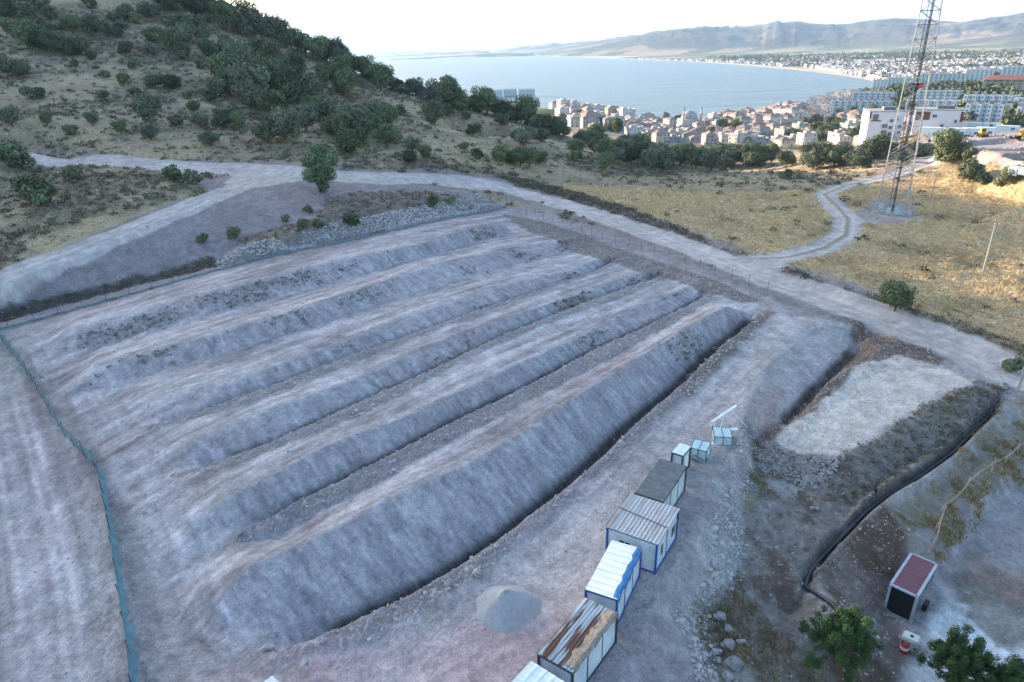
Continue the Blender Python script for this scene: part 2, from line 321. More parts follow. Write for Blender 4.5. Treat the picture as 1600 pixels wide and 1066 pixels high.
# ---------------------------------------------------------------- relief and ground colours
N5 = int(np.searchsorted(LR, math.log(520.)))          # rows near enough for fine relief
x = GX[:N5].ravel(); y = GY[:N5].ravel(); rr = np.hypot(x, y)
T2 = FT['T2']; du = T2[-1, :2]-T2[0, :2]; du /= np.linalg.norm(du)
uu = x*du[0]+y*du[1]; vv = x*du[1]-y*du[0]
def zone(pts, soft=.8, wob=1.2, L=3.0, s=0, W=None):
    W = PP(*pts) if W is None else W
    m = np.zeros(x.shape, np.float32); pad = soft+wob+.5
    k = (x > W[:, 0].min()-pad) & (x < W[:, 0].max()+pad) & (y > W[:, 1].min()-pad) & (y < W[:, 1].max()+pad)
    xs, ys = x[k], y[k]; cl = np.vstack([W, W[:1]])
    d, _, _ = seg_dist(xs, ys, cl); d = np.where(inside(xs, ys, W), d, -d)
    d = d + wob*fbm(xs, ys, L, 3, s+5)
    m[k] = sstep(-soft, soft, d); return m
def band(pts, wd, soft=.6, wob=.5, L=4, W=None):
    W = PP(*pts) if W is None else W
    m = np.zeros(x.shape, np.float32); dd = np.full(x.shape, 99., np.float32); pad = wd+soft+wob+4
    k = (x > W[:, 0].min()-pad) & (x < W[:, 0].max()+pad) & (y > W[:, 1].min()-pad) & (y < W[:, 1].max()+pad)
    d, sl, sg = seg_dist(x[k], y[k], W)
    dd[k] = d*sg; m[k] = 1-sstep(wd-soft, wd+soft, d+wob*fbm(x[k], y[k], L, 3, 77)); return m, dd
nz1 = fbm(x, y, 1.3, 4, 1); nz8 = fbm(x, y, 9, 4, 2); nz30 = fbm(x, y, 40, 4, 3); fine = fbm(x, y, .45, 3, 4)
site = zone([(-400,700),(-100,545),(0,516),(330,424),(540,379),(790,325),(830,322),(1000,380),(1200,448),(1330,492),(1500,552),(1700,640),(1900,800),(1900,1500),(-400,1500)], .8, .7)
bank = zone([(-120,490),(0,446),(118,396),(223,353),(320,314),(370,299),(420,290),(478,282),(560,285),(700,295),(800,318),(790,324),(540,379),(330,424),(0,516),(-100,545)], .8, .6)
main = [(1900,745),(1640,605),(1500,546),(1400,506),(1300,471),(1200,436),(1100,395),(1000,360),(900,325),(830,305),(780,291),(700,284),(600,278),(475,272),(300,262),(150,250),(0,239),(-150,231),(-400,222)]
mroad, mdd = band(main, 3.9, .6, .9); mroad2, _ = band(main[10:17], 5.2, .7, 1.0); mroad = np.maximum(mroad, mroad2)
left = [(500,274),(450,276),(400,283),(300,322),(200,360),(100,400),(0,437),(-120,480),(-300,540)]
lroad, ldd = band(left, 3.4, .5, .6)
track, tdd = band([(1190,404),(1235,401),(1290,386),(1322,366),(1325,342),(1305,320),(1287,304),(1320,290),(1400,273),(1440,258),(1462,245)], 2.9, .8, .8)
apron = zone([(1100,395),(1150,400),(1210,398),(1250,398),(1230,412),(1215,430),(1240,455),(1180,440)], 1, .8)
junction = zone([(370,268),(475,264),(520,282),(470,283),(400,294),(370,296),(350,285)], .6, .8); jsh = zone([(300,285),(380,268),(475,264),(520,284),(470,283),(400,297),(340,312),(250,345),(150,385),(60,425),(20,430),(100,385),(220,335),(330,300)], .6, 1)
road = np.maximum.reduce([mroad, lroad, track, apron, junction*.9])
verge, _ = band(main[4:15], 8.5, 2.5, 2.5)
yardr = zone([(1425,262),(1440,214),(1500,206),(1700,205),(1700,300),(1600,268),(1555,258),(1520,240),(1490,236)], 2, 2.5, 8)
towerpad = zone([(1350,328),(1362,310),(1425,318),(1440,345),(1400,350),(1310,352),(1330,335)], 1, 1)
dirt = np.maximum.reduce([site, bank, road, jsh, verge*.8, yardr, towerpad*.8])
bench = zone([(510,312),(560,300),(640,298),(715,306),(700,320),(620,330),(560,348),(470,368),(400,380),(360,392),(380,372),(450,350),(490,342)], .8, 1.2)
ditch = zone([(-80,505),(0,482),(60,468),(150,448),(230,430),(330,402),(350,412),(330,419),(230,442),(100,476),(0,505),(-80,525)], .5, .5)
scree = zone([(340,410),(360,396),(420,376),(500,354),(600,334),(720,312),(760,308),(788,320),(650,348),(540,372),(430,395),(345,418)], .5, .4)
def bermpoly(T, pts, z=.4):
    A = offs(FT[T], {'T1': 1.1}.get(T, .45))[:, :2]; B = np.array([atl(a, b, z)[:2] for a, b in pts]); return np.vstack([A, B[::-1]])
bm = [zone(None, .3, .4, 1.5, 1, W=bermpoly('T4', [(236,674),(312,654),(394,629),(476,596),(558,567),(620,539),(682,514),(824,464),(966,414)])),
      zone(None, .3, .4, 1.5, 2, W=bermpoly('T3', [(330,736),(394,715),(489,678),(558,652),(661,600),(723,564),(846,510),(1000,451),(1042,435)])),
      zone(None, .3, .5, 1.5, 3, W=bermpoly('T2', [(365,850),(435,840),(517,793),(579,763),(682,702),(764,661),(846,616),(928,575),(1040,513),(1115,468)])),
      zone(None, .4, .9, 2.0, 4, W=bermpoly('T1', [(420,1035),(530,1013),(598,986),(699,939),(766,885),(844,817),(901,770),(979,706),(1060,630),(1128,570),(1161,532),(1212,487)], .65))]
berm = np.maximum.reduce(bm)
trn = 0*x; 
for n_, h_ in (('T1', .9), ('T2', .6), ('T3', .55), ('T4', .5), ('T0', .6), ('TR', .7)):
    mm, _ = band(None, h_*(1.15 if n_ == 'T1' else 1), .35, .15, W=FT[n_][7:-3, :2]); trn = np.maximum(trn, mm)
rubR = zone([(780,333),(830,342),(900,362),(960,386),(1040,412),(1120,440),(1190,470),(1160,474),(1090,452),(1000,425),(930,403),(880,385),(820,358)], .5, .8)
brnR = zone([(1290,492),(1340,500),(1400,520),(1440,540),(1480,560),(1470,572),(1390,562),(1382,578),(1330,592),(1300,632),(1250,680),(1205,705),(1180,720),(1190,680),(1240,650),(1290,590),(1345,535)], .4, .9, 2)
b1u = zone([(1060,600),(1128,535),(1195,482),(1212,490),(1161,534),(1128,572),(1075,622)], .4, .8, 2)
pad = zone([(1350,570),(1400,556),(1470,573),(1525,598),(1500,614),(1470,618),(1440,640),(1410,650),(1370,680),(1340,700),(1300,712),(1250,707),(1208,692),(1240,665),(1280,635),(1310,605)], .5, .9, 2)
dark = zone([(1525,598),(1572,606),(1562,642),(1500,698),(1400,760),(1340,790),(1300,800),(1290,770),(1310,722),(1370,685),(1420,652),(1470,622)], .5, 1.2, 2)
low = zone([(1180,690),(1250,712),(1320,722),(1400,757),(1340,812),(1284,876),(1273,920),(1320,1000),(1330,1400),(1120,1400),(1110,1040),(1090,960),(1150,900),(1165,780)], .7, 1.2, 3)
east = zone([(1380,790),(1425,830),(1405,890),(1385,950),(1410,1010),(1420,1400),(1310,1400),(1290,950),(1284,900),(1320,845)], .7, 1, 3)
benchR = zone([(1660,600),(1590,620),(1570,650),(1480,730),(1400,790),(1430,860),(1460,840),(1530,760),(1660,680)], .7, 1, 3)
fgr = zone([(1700,640),(1600,694),(1520,755),(1470,810),(1450,862),(1466,882),(1500,835),(1545,778),(1610,728),(1700,680)], .4, .8, 1.5)
yard = zone([(1900,700),(1620,790),(1545,830),(1490,895),(1465,960),(1420,1030),(1430,1400),(1900,1400)], .8, 1.2, 4)
wet = zone([(1500,900),(1560,895),(1620,930),(1660,1010),(1560,1010),(1500,960)], .5, 1.5, 3)
pink = zone([(300,1100),(400,1055),(600,1000),(720,950),(790,930),(880,960),(830,1100)], 2.5, 2, 6)
pinkE = zone([(1200,600),(1230,610),(1215,660),(1190,680),(1172,640)], .8, .8, 2)
leftroad = zone([(-300,560),(-20,560),(60,640),(110,740),(160,860),(180,1000),(190,1400),(-600,1400)], 1, 1, 4)
scr = zone([(1180,680),(1168,720),(1160,780),(1155,850),(1150,900),(1100,960),(1130,1080),(1165,1400),(1125,1400),(1085,1080),(1062,960),(1110,890),(1120,820),(1135,760),(1155,700)], .6, 1, 2)
fieldz = zone([(-10,530),(60,560),(200,800),(320,1000),(420,1050),(600,1010),(900,800),(1220,490),(1100,440),(790,330),(540,385),(330,430)], 1, 1, 4)

def mix(A, c, m): return A*(1-m[:, None])+np.array(c, np.float32)[None]*m[:, None]
# wild land: dry grass with dwarf scrub
fld0 = zone([(850,285),(1150,300),(1300,300),(1480,260),(1800,300),(1800,620),(1600,560),(1240,418),(1130,395),(900,315)], 3, 3, 10)
hillm = sstep(-.15, .35, fbm(x, y*1.0, 26, 4, 11)+.2*nz8+.25*sstep(20, -60, x)-.1)
A = np.tile(np.array([.335, .262, .165], np.float32), (x.size, 1))
A = mix(A, (.165, .133, .088), hillm*.75); bnd = fbm(x/4., y-.15*x, 7, 4, 15); A = mix(A, (.36, .30, .19), sstep(.05, .4, bnd)*(1-fld0)*.6); A = mix(A, (.16, .135, .095), sstep(.05, .4, -bnd)*(1-fld0)*.5)
A = mix(A, (.33, .27, .17), sstep(.2, .55, fbm(x, y, 6, 3, 12))*.7)
A = mix(A, (.135, .125, .08), sstep(.25, .5, fbm(x, y, 3.2, 3, 13))*(.3+.4*hillm))
A = mix(A, (.25, .19, .155), sstep(.45, .6, fbm(x, y, 14, 3, 19)))
fld = zone([(850,285),(1150,300),(1300,300),(1480,260),(1800,300),(1800,620),(1600,560),(1240,418),(1130,395),(900,315)], 3, 3, 10)
A = mix(A, (.47, .35, .195), fld*.85); A = mix(A, (.25, .195, .105), fld*sstep(.0, .5, fbm(x, y, 12, 4, 21))*.6)
vd = zone([(780,275),(850,285),(950,315),(1060,355),(1130,392),(1200,400),(1290,445),(1420,480),(1620,545),(1620,570),(1400,492),(1240,448),(1150,400),(1000,350),(860,305)], 1, 1.5, 3)
A = mix(A, (.19, .15, .11), vd*.6)
# made ground
D_ = np.tile(np.array([.300, .268, .262], np.float32), (x.size, 1))
D_ = mix(D_, (.245, .212, .215), sstep(-.2, .5, fbm(x, y, 14, 4, 31)))
D_ = mix(D_, (.315, .300, .290), sstep(.1, .6, fbm(x, y, 6, 4, 32)))
stk = fbm(uu/9., vv, .9, 4, 41); stp = fbm(uu+.5*fbm(x, y, 3, 2, 48), vv/5., .5, 3, 42, .7)
# slopes (steeper ground) keep the marks of the digger bucket, level strips keep wheel tracks
gr_, gc_ = np.gradient(Gs[:N5].astype(np.float64))
dlr = np.gradient(LR[:N5])[:, None]*np.exp(LR[:N5])[:, None]; dac = (AZ[1]-AZ[0])*np.exp(LR[:N5])[:, None]
slope = np.hypot(gr_/dlr, gc_/dac).astype(np.float32).ravel()
gu_x = (gr_/dlr); gu_t = (gc_/dac); sa_, ca_ = np.sin(AZ)[None], np.cos(AZ)[None]
gwx = (gu_x*sa_+gu_t*ca_).astype(np.float32).ravel(); gwy = (gu_x*ca_-gu_t*sa_).astype(np.float32).ravel()
steep = sstep(.16, .38, -(gwx*du[1]-gwy*du[0]))
D_ *= (1+fieldz*(1-steep)*stk*.24+fieldz*steep*stp*.2)[:, None]
D_ = mix(D_, (.378, .350, .343), fieldz*(1-steep)*sstep(-.25, .3, fbm(uu/3., vv, 2.2, 3, 43))*(1-berm)*.7)
D_ = mix(D_, (.305, .280, .285), fieldz*steep*.75)
D_ = mix(D_, (.25, .155, .15), fieldz*sstep(.42, .62, fbm(uu/2., vv, 7, 3, 44))*.2)
D_ = mix(D_, (.165, .140, .105), fieldz*steep*sstep(.15, .5, fbm(uu/2, vv, 4, 4, 45))*sstep(72, 85, rr)*.45)
D_ = mix(D_, (.205, .180, .172), berm*(.45+.4*np.clip(nz1+.3, 0, 1))); D_ = mix(D_, (.058, .050, .046), trn*.9)  # trench floors: damp soil, coloured darker still to deepen the trench shade
D_ = mix(D_, (.135, .100, .078), np.maximum(rubR, b1u)*.75); D_ = mix(D_, (.115, .078, .055), brnR*.85)
D_ = mix(D_, (.200, .172, .172), np.maximum.reduce([bank, verge, jsh])*(1-road)*(1-fieldz)*.85); D_ = mix(D_, (.40, .355, .33), road*.95)
D_ = mix(D_, (.50, .44, .385), pad*.95)
rmp = zone([(1225,495),(1262,497),(1330,510),(1318,545),(1255,608),(1200,662),(1180,672),(1168,655),(1205,568)], .6, .8); D_ = mix(D_, (.335, .310, .300), rmp*.75)
platf = zone([(560,1040),(720,950),(850,830),(985,720),(1065,640),(1165,540),(1220,492),(1262,497),(1200,570),(1165,640),(1120,700),(1000,760),(930,900),(860,1000),(760,1100),(500,1100)], 1, .8, 3)
D_ = mix(D_, (.40, .355, .34), platf*.85)
D_ = mix(D_, (.46, .30, .305), pink*sstep(-.6, .3, nz8)*.75); D_ = mix(D_, (.32, .21, .19), pinkE*.6)
D_ = mix(D_, (.165, .135, .105), dark*(.7+.3*np.clip(nz1*2, 0, 1))*.95)
lowc = sstep(-.15, .2, fbm(x, y, 5, 4, 51))
D_ = mix(D_, (.175, .150, .130), low*.85); D_ = mix(D_, (.25, .19, .085), low*sstep(.15, .45, fbm(x, y, 4, 3, 52))*.7); D_ = mix(D_, (.26, .245, .235), low*sstep(.1, .4, fbm(x, y, 7, 4, 53))*.7)
D_ = mix(D_, (.09, .058, .042), low*sstep(.3, .45, fbm(x, y, 3.5, 3, 54))*.7)
D_ = mix(D_, (.105, .070, .050), east*(.75+.25*lowc)); D_ = mix(D_, (.20, .17, .12), benchR*.85); D_ = mix(D_, (.27, .25, .235), benchR*sstep(.0, .35, fbm(x, y, 3, 4, 55)))
D_ = mix(D_, (.27, .245, .235), yard*.9); D_ = mix(D_, (.62, .60, .585), yard*sstep(-.1, .22, fbm(x*.6, y, 5, 4, 56))); D_ = mix(D_, (.16, .15, .125), wet*.8); D_ = mix(D_, (.24, .15, .125), yard*sstep(.2, .45, fbm(x, y, 7, 3, 57))*.6)
D_ = mix(D_, (.32, .235, .11), fgr*sstep(-.3, .2, nz1)*.6); D_ = mix(D_, (.16, .12, .085), fgr*sstep(0, .4, -nz1)*.4)
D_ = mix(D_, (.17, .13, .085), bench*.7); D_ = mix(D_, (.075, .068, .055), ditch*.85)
D_ = mix(D_, (.25, .19, .155), yardr*sstep(-.3, .3, nz8)*.6)
stony = sstep(.35, .6, fine)*(berm*.8+scr+brnR*.6+rubR*.6+.12*site+.3*low+.3*east)
D_ = mix(D_, (.40, .37, .35), np.clip(stony, 0, 1)*.6)
sf = fieldz*steep; D_ *= (1+(.20*nz1+.12*nz8)*(1-.75*sf)+.20*fine)[:, None]; D_ *= (1+.42*sf*stp+.32*fieldz*(1-steep)*(1-berm)*stk)[:, None]; lav = np.maximum.reduce([fieldz, bank, leftroad]); D_ = D_*(1-lav[:, None])+D_*np.array([.98, .98, 1.01], np.float32)*1.06*lav[:, None]
# wheel ruts
for dd, m_ in ((mdd, mroad), (ldd, lroad), (tdd, track)):
    rut = np.exp(-((np.abs(dd)-1.0)/.35)**2)+.6*np.exp(-((np.abs(dd-2.4)-.9)/.3)**2)*(m_ is mroad)
    D_ *= (1+.16*m_*rut*(.6+nz8))[:, None]
D_ = mix(D_, (.19, .15, .095), track*np.exp(-((tdd)/.45)**2)*.8)
rutz = 0*x
for pts, c in (([(0,590),(20,680),(45,800),(70,930),(85,1080),(90,1300)], 1.1), ([(25,590),(60,680),(95,800),(118,930),(132,1080),(140,1300)], 1.1), ([(60,620),(100,720),(132,830),(152,950),(165,1080),(170,1300)], .93), ([(-40,600),(-30,800),(-20,1080),(-20,1300)], .8), ([(75,620),(118,730),(145,830),(160,950),(172,1080)], 1.15)):
    _, d_ = band(pts, 1, W=None); m_ = np.exp(-(d_/.9)**2)*(.5+.5*np.clip(nz8+.5, 0, 1)); D_ = D_*(1+(c-1)*2.2*m_)[:, None]; rutz -= .03*m_
def wheel(W, offs_, c, wd=.28):
    global D_, rutz
    for o_ in offs_:
        Wo = offs(np.array(W, float), o_)[:, :2]; k_, d_ = band(None, 1.2, W=Wo); m_ = np.exp(-(d_/wd)**2)*np.clip(.55+1.1*fbm(x, y, 5, 3, int(abs(o_)*10)+60), 0, 1)*(1-berm)*(1-trn); D_ = D_*(1+(c-1)*m_)[:, None]; rutz -= .025*m_
        m2 = np.exp(-((d_-wd*1.6)/(wd*.6))**2)*np.clip(.4+1.2*fbm(x, y, 4, 3, int(abs(o_)*10)+61), 0, 1)*(1-berm)*(1-trn); D_ = D_*(1-.16*m2)[:, None]
for n_, L_ in (('c1', (-1.3, -2.9, -3.6)), ('c2', (-1.2, -2.8, -3.7)), ('c3', (-1.1, -2.7)), ('c4', (-1.2, -2.8, -4)), ('c5', (-1.3, -2.9)), ('c6', (-1.2, -2.8))): wheel(FT[n_][::4], L_, 1.22)
pw = np.vstack([PP((470,1075),(620,1035),(760,960),(860,860),(960,765),(1060,655),(1140,570),(1235,500))]); pw = np.hstack([resample(np.hstack([pw, np.zeros((len(pw), 1))]), 2.)]); wheel(pw, (-1.6, .0, .5, 2.0, 3.2), 1.16, .32)
for pl_ in ([(60,545),(110,640),(150,740),(190,830),(225,920),(250,1010),(300,1090)], [(120,610),(190,720),(240,820),(290,900),(350,990),(430,1060)], [(130,560),(190,640),(260,760),(300,850),(330,960),(420,1050)], [(200,600),(260,590),(360,575)], [(330,940),(420,850),(520,800),(600,770)], [(240,1066),(300,1000),(380,1030),(470,1060)]):
    pw = PP(*pl_); pw = resample(np.hstack([pw, np.zeros((len(pw), 1))]), 2.); wheel(pw, (-.9, .9), 1.18, .35)
for pl_ in ([(0,590),(20,680),(45,800),(70,930),(85,1080),(90,1300)], [(40,600),(80,720),(112,830),(135,950),(150,1080),(155,1300)], [(-60,600),(-40,760),(-20,900),(-10,1080)]):
    pw = PP(*pl_); pw = resample(np.hstack([pw, np.zeros((len(pw), 1))]), 2.); wheel(pw, (-1.9, -1.0, .6, 1.5), 1.3, .38)
wheel(np.hstack([W_ := PP(*main[2:14]), np.zeros((len(W_), 1))]), (-2.6, -1.0, .9, 2.4), 1.15, .3)
wheel(np.hstack([W_ := PP(*left[2:7]), np.zeros((len(W_), 1))]), (-1.0, 1.0), 1.22, .35)
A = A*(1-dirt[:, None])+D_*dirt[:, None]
A *= (1+.14*nz1)[:, None]
A = np.clip(A, .02, .7)
# far ground colours
xf = GX[N5:].ravel(); yf = GY[N5:].ravel(); rf = np.hypot(xf, yf); zf = G0[N5:].ravel()
def mixf(A, c, m): return A*(1-m[:, None])+np.array(c, np.float32)[None]*m[:, None]
B = np.tile(np.array([.185, .165, .125], np.float32), (xf.size, 1))
B = mixf(B, (.075, .095, .045), sstep(-.05, .25, fbm(xf, yf, 90, 4, 61))); B = mixf(B, (.27, .25, .23), sstep(.2, .4, fbm(xf, yf, 60, 4, 62)))
pl = sstep(2500, 3300, rf)
cell = _h(np.floor((xf*.8+yf*.6)/420+.25*noise(xf/900, yf/900, 5)), np.floor((-xf*.6+yf*.8)/260), 9)
B2 = np.tile(np.array([.12, .135, .075], np.float32), (xf.size, 1)); B2 = mixf(B2, (.30, .24, .14), (cell > .62)*.85); B2 = mixf(B2, (.065, .085, .04), (cell < .35)*.8)
B2 = mixf(B2, (.085, .075, .060), sstep(SEA+30, SEA+75, zf)); B2 = mixf(B2, (.035, .046, .034), sstep(SEA+30, SEA+75, zf)*sstep(-.15, .25, fbm(xf, yf, 700, 5, 63))*.85)
B2 = mixf(B2, (.25, .18, .125), sstep(SEA+25, SEA+60, zf)*sstep(.25, .35, fbm(xf, yf, 900, 4, 64)))
B = B*(1-pl[:, None])+B2*pl[:, None]
B = mixf(B, (.42, .37, .29), (1-sstep(SEA+1.2, SEA+2.5, zf))*(rf > 600))
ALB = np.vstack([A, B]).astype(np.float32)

# relief added to the smooth surface
dz = np.zeros(x.shape, np.float32)
wild = 1-dirt
nrd = sstep(4, 14, np.minimum(np.abs(mdd), np.abs(ldd)))
dz += nrd*wild*(.22*fbm(x, y, 2.2, 3, 71)+.35*nz8*sstep(60, 160, rr))*(1+hillm)
dz += (dirt*(1-road))*(.045*fine+.06*nz1)*(1-.5*platf)
dz += (berm+.8*rubR+brnR+.5*scr+.5*east)*(.20*np.abs(nz1)+.22*np.abs(fine)+.18*nz8)
dz += fieldz*steep*(.07*stp)+fieldz*(1-steep)*(1-berm)*.05*stk
dz += dark*.25*np.abs(fine)+scree*.2*fine+bench*.15*nz1+ditch*.2*nz1
dz += rutz - track*.12*np.exp(-((np.abs(tdd)-.95)/.4)**2) - road*.03*nz8
dz += yardr*.5*nz8
# gravel heap on the platform
gx, gy, _z = atz(790, 950, 0.2)
dd = np.hypot((x-gx), (y-gy)); heap = np.clip(1-dd/(2.75+.15*fbm(x, y, 2, 2, 81)), 0, 1)
xs = GX[N5:]; ys = GY[N5:]
far = np.zeros(xs.shape, np.float32)
far += .8*fbm(xs, ys, 60, 3, 91)*sstep(520, 600, np.hypot(xs, ys))*(1-sstep(2200, 2800, np.hypot(xs, ys)))*sstep(SEA+3, SEA+10, G0[N5:])
hgt = np.clip(G0[N5:]-(SEA+25), 0, 1e9)
ridg = 1-2.6*np.abs(fbm(xs, ys, 1500, 6, 92, .55)); ridg2 = 1-3*np.abs(fbm(xs, ys, 420, 5, 93, .6))
far += hgt*(np.hypot(xs, ys) > 3000)*(.30*ridg-.16+.17*ridg2)*sstep(0, 60, hgt)*(1-.75*sstep(9000, 10000, np.hypot(xs, ys))*(1-sstep(10300, 11500, np.hypot(xs, ys))))
G = Gs.copy(); G[:N5] += dz.reshape(G[:N5].shape); G[N5:] += far

# ---------------------------------------------------------------- material helpers
def mat(name, col=(.5, .5, .5), rough=.85, metal=0, spec=.3):
    m = bpy.data.materials.new(name); m.use_nodes = True; b = m.node_tree.nodes['Principled BSDF']
    b.inputs['Base Color'].default_value = (*col, 1); b.inputs['Roughness'].default_value = rough; b.inputs['Metallic'].default_value = metal
    b.inputs['Specular IOR Level'].default_value = spec
    return m
def nodes(m): return m.node_tree.nodes, m.node_tree.links, m.node_tree.nodes['Principled BSDF']
def varied(name, c1, c2, scale=3, rough=.85, metal=0, spec=.3, bump=0, bscale=20, detail=6, lo=.35, hi=.65, stretch=None, rnd=0):
    m = mat(name, c1, rough, metal, spec); N, L, b = nodes(m)
    tc = N.new('ShaderNodeTexCoord'); src = tc.outputs['Object']
    if stretch:
        mp = N.new('ShaderNodeMapping'); mp.inputs['Scale'].default_value = stretch; L.new(src, mp.inputs[0]); src = mp.outputs[0]
    n = N.new('ShaderNodeTexNoise'); n.inputs['Scale'].default_value = scale; n.inputs['Detail'].default_value = detail; L.new(src, n.inputs['Vector'])
    r_ = N.new('ShaderNodeMapRange'); r_.inputs[1].default_value = lo; r_.inputs[2].default_value = hi; L.new(n.outputs[0], r_.inputs[0])
    mx = N.new('ShaderNodeMix'); mx.data_type = 'RGBA'; mx.inputs[6].default_value = (*c1, 1); mx.inputs[7].default_value = (*c2, 1); L.new(r_.outputs[0], mx.inputs[0])
    out = mx.outputs[2]
    if rnd:
        oi = N.new('ShaderNodeObjectInfo'); mr = N.new('ShaderNodeMapRange'); mr.inputs[3].default_value = 1-rnd; mr.inputs[4].default_value = 1+rnd; L.new(oi.outputs['Random'], mr.inputs[0])
        hs = N.new('ShaderNodeHueSaturation'); L.new(mr.outputs[0], hs.inputs['Value']); L.new(out, hs.inputs['Color']); out = hs.outputs[0]
    L.new(out, b.inputs['Base Color'])
    if bump:
        n2 = N.new('ShaderNodeTexNoise'); n2.inputs['Scale'].default_value = bscale; L.new(src, n2.inputs['Vector'])
        bp = N.new('ShaderNodeBump'); bp.inputs['Strength'].default_value = bump; bp.inputs['Distance'].default_value = .1; L.new(n2.outputs[0], bp.inputs['Height']); L.new(bp.outputs[0], b.inputs['Normal'])
    return m
def tag(o, label=None, cat=None, group=None, kind=None):
    if label: o['label'] = label
    if cat: o['category'] = cat
    if group: o['group'] = group
    if kind: o['kind'] = kind
    return o
def meshobj(name, V, F, m=None, parent=None, smooth=False):
    me = bpy.data.meshes.new(name); me.from_pydata([tuple(v) for v in V], [], F); me.update()
    if smooth: me.polygons.foreach_set('use_smooth', [True]*len(me.polygons))
    if m:
        for q_ in (m if isinstance(m, (list, tuple)) else [m]): me.materials.append(q_)
    o = bpy.data.objects.new(name, me); COL.objects.link(o)
    if parent: o.parent = parent
    return o
def npmesh(name, V, F, m=None, parent=None, smooth=True, col=None):
    """V (n,3), F (k,3 or 4) numpy"""
    me = bpy.data.meshes.new(name); k, s = F.shape
    me.vertices.add(len(V)); me.vertices.foreach_set('co', V.astype(np.float32).ravel())
    me.loops.add(k*s); me.loops.foreach_set('vertex_index', F.astype(np.int32).ravel())
    me.polygons.add(k); me.polygons.foreach_set('loop_start', np.arange(0, k*s, s, dtype=np.int32)); me.polygons.foreach_set('loop_total', np.full(k, s, np.int32))
    me.polygons.foreach_set('use_smooth', np.full(k, smooth)); me.update(calc_edges=True)
    if col is not None:
        ca = me.color_attributes.new('alb', 'FLOAT_COLOR', 'POINT'); c4 = np.ones((len(V), 4), np.float32); c4[:, :3] = col; ca.data.foreach_set('color', c4.ravel())
    if m: me.materials.append(m)
    o = bpy.data.objects.new(name, me); COL.objects.link(o)
    if parent: o.parent = parent
    return o

# ---------------------------------------------------------------- the ground sheets
def groundmat(name, s1, amp, bump, bs, far=False):
    m = mat(name, rough=.95, spec=.15); N, L, b = nodes(m)
    at = N.new('ShaderNodeAttribute'); at.attribute_name = 'alb'; g = N.new('ShaderNodeNewGeometry')
    n = N.new('ShaderNodeTexNoise'); n.inputs['Scale'].default_value = s1; n.inputs['Detail'].default_value = 8; n.inputs['Roughness'].default_value = .7; L.new(g.outputs['Position'], n.inputs['Vector'])
    mr = N.new('ShaderNodeMapRange'); mr.inputs[1].default_value = .3; mr.inputs[2].default_value = .7; mr.inputs[3].default_value = 1-amp; mr.inputs[4].default_value = 1+amp; L.new(n.outputs[0], mr.inputs[0]); mo = mr.outputs[0]
    if not far and bump:
        n3 = N.new('ShaderNodeTexNoise'); n3.inputs['Scale'].default_value = s1*4.5; n3.inputs['Detail'].default_value = 4; n3.inputs['Roughness'].default_value = .8; L.new(g.outputs['Position'], n3.inputs['Vector'])
        m3 = N.new('ShaderNodeMapRange'); m3.inputs[1].default_value = .36; m3.inputs[2].default_value = .64; m3.inputs[3].default_value = 1-amp*1.1; m3.inputs[4].default_value = 1+amp*1.1; L.new(n3.outputs[0], m3.inputs[0])
        mm_ = N.new('ShaderNodeMath'); mm_.operation = 'MULTIPLY'; L.new(mo, mm_.inputs[0]); L.new(m3.outputs[0], mm_.inputs[1]); mo = mm_.outputs[0]
    vm = N.new('ShaderNodeVectorMath'); vm.operation = 'SCALE'; L.new(at.outputs['Color'], vm.inputs[0]); L.new(mo, vm.inputs['Scale']); L.new(vm.outputs[0], b.inputs['Base Color'])
    if bump:
        n2 = N.new('ShaderNodeTexNoise'); n2.inputs['Scale'].default_value = bs; n2.inputs['Detail'].default_value = 6; L.new(g.outputs['Position'], n2.inputs['Vector'])
        bp = N.new('ShaderNodeBump'); bp.inputs['Strength'].default_value = bump; bp.inputs['Distance'].default_value = .25; L.new(n2.outputs[0], bp.inputs['Height']); L.new(bp.outputs[0], b.inputs['Normal'])
    return m
MG = groundmat('ground_dirt', 2.2, .25, .7, 3.0); MGR = groundmat('ground_dry_grass', 1.6, .45, .8, 2.0); MRD = groundmat('road_dust', 3, .14, .3, 4); MF = groundmat('ground_far', .02, .25, 0, 1); MM = groundmat('mountain_slope', .004, .3, 0, 1)
VV = np.stack([GX, GY, G], -1).reshape(-1, 3)
zid = np.zeros((nr, nc), np.int8)     # 0 site 1 road 2 grassland 3 coast 4 mountains
z5 = np.where(road > .5, 1, np.where(dirt > .5, 0, 2)).reshape(N5, nc); zid[:N5] = z5; rowR = np.exp(LR)
zid[N5:] = 3; zid[(rowR > 4500), :] = 4
idx = np.arange(nr*nc).reshape(nr, nc)
Q = np.stack([idx[:-1, :-1], idx[:-1, 1:], idx[1:, 1:], idx[1:, :-1]], -1).reshape(-1, 4); fz = zid[:-1, :-1].ravel()
for k, nm, m in ((0, 'ground', MG), (1, 'dirt_road', MRD), (2, 'dry_grassland', MGR), (3, 'coastal_land', MF), (4, 'mountains', MM)):
    F_ = Q[fz == k]; used = np.unique(F_); mp_ = np.zeros(nr*nc, np.int64); mp_[used] = np.arange(len(used))
    tag(npmesh(nm, VV[used], mp_[F_], m, col=ALB[used]), kind='structure')
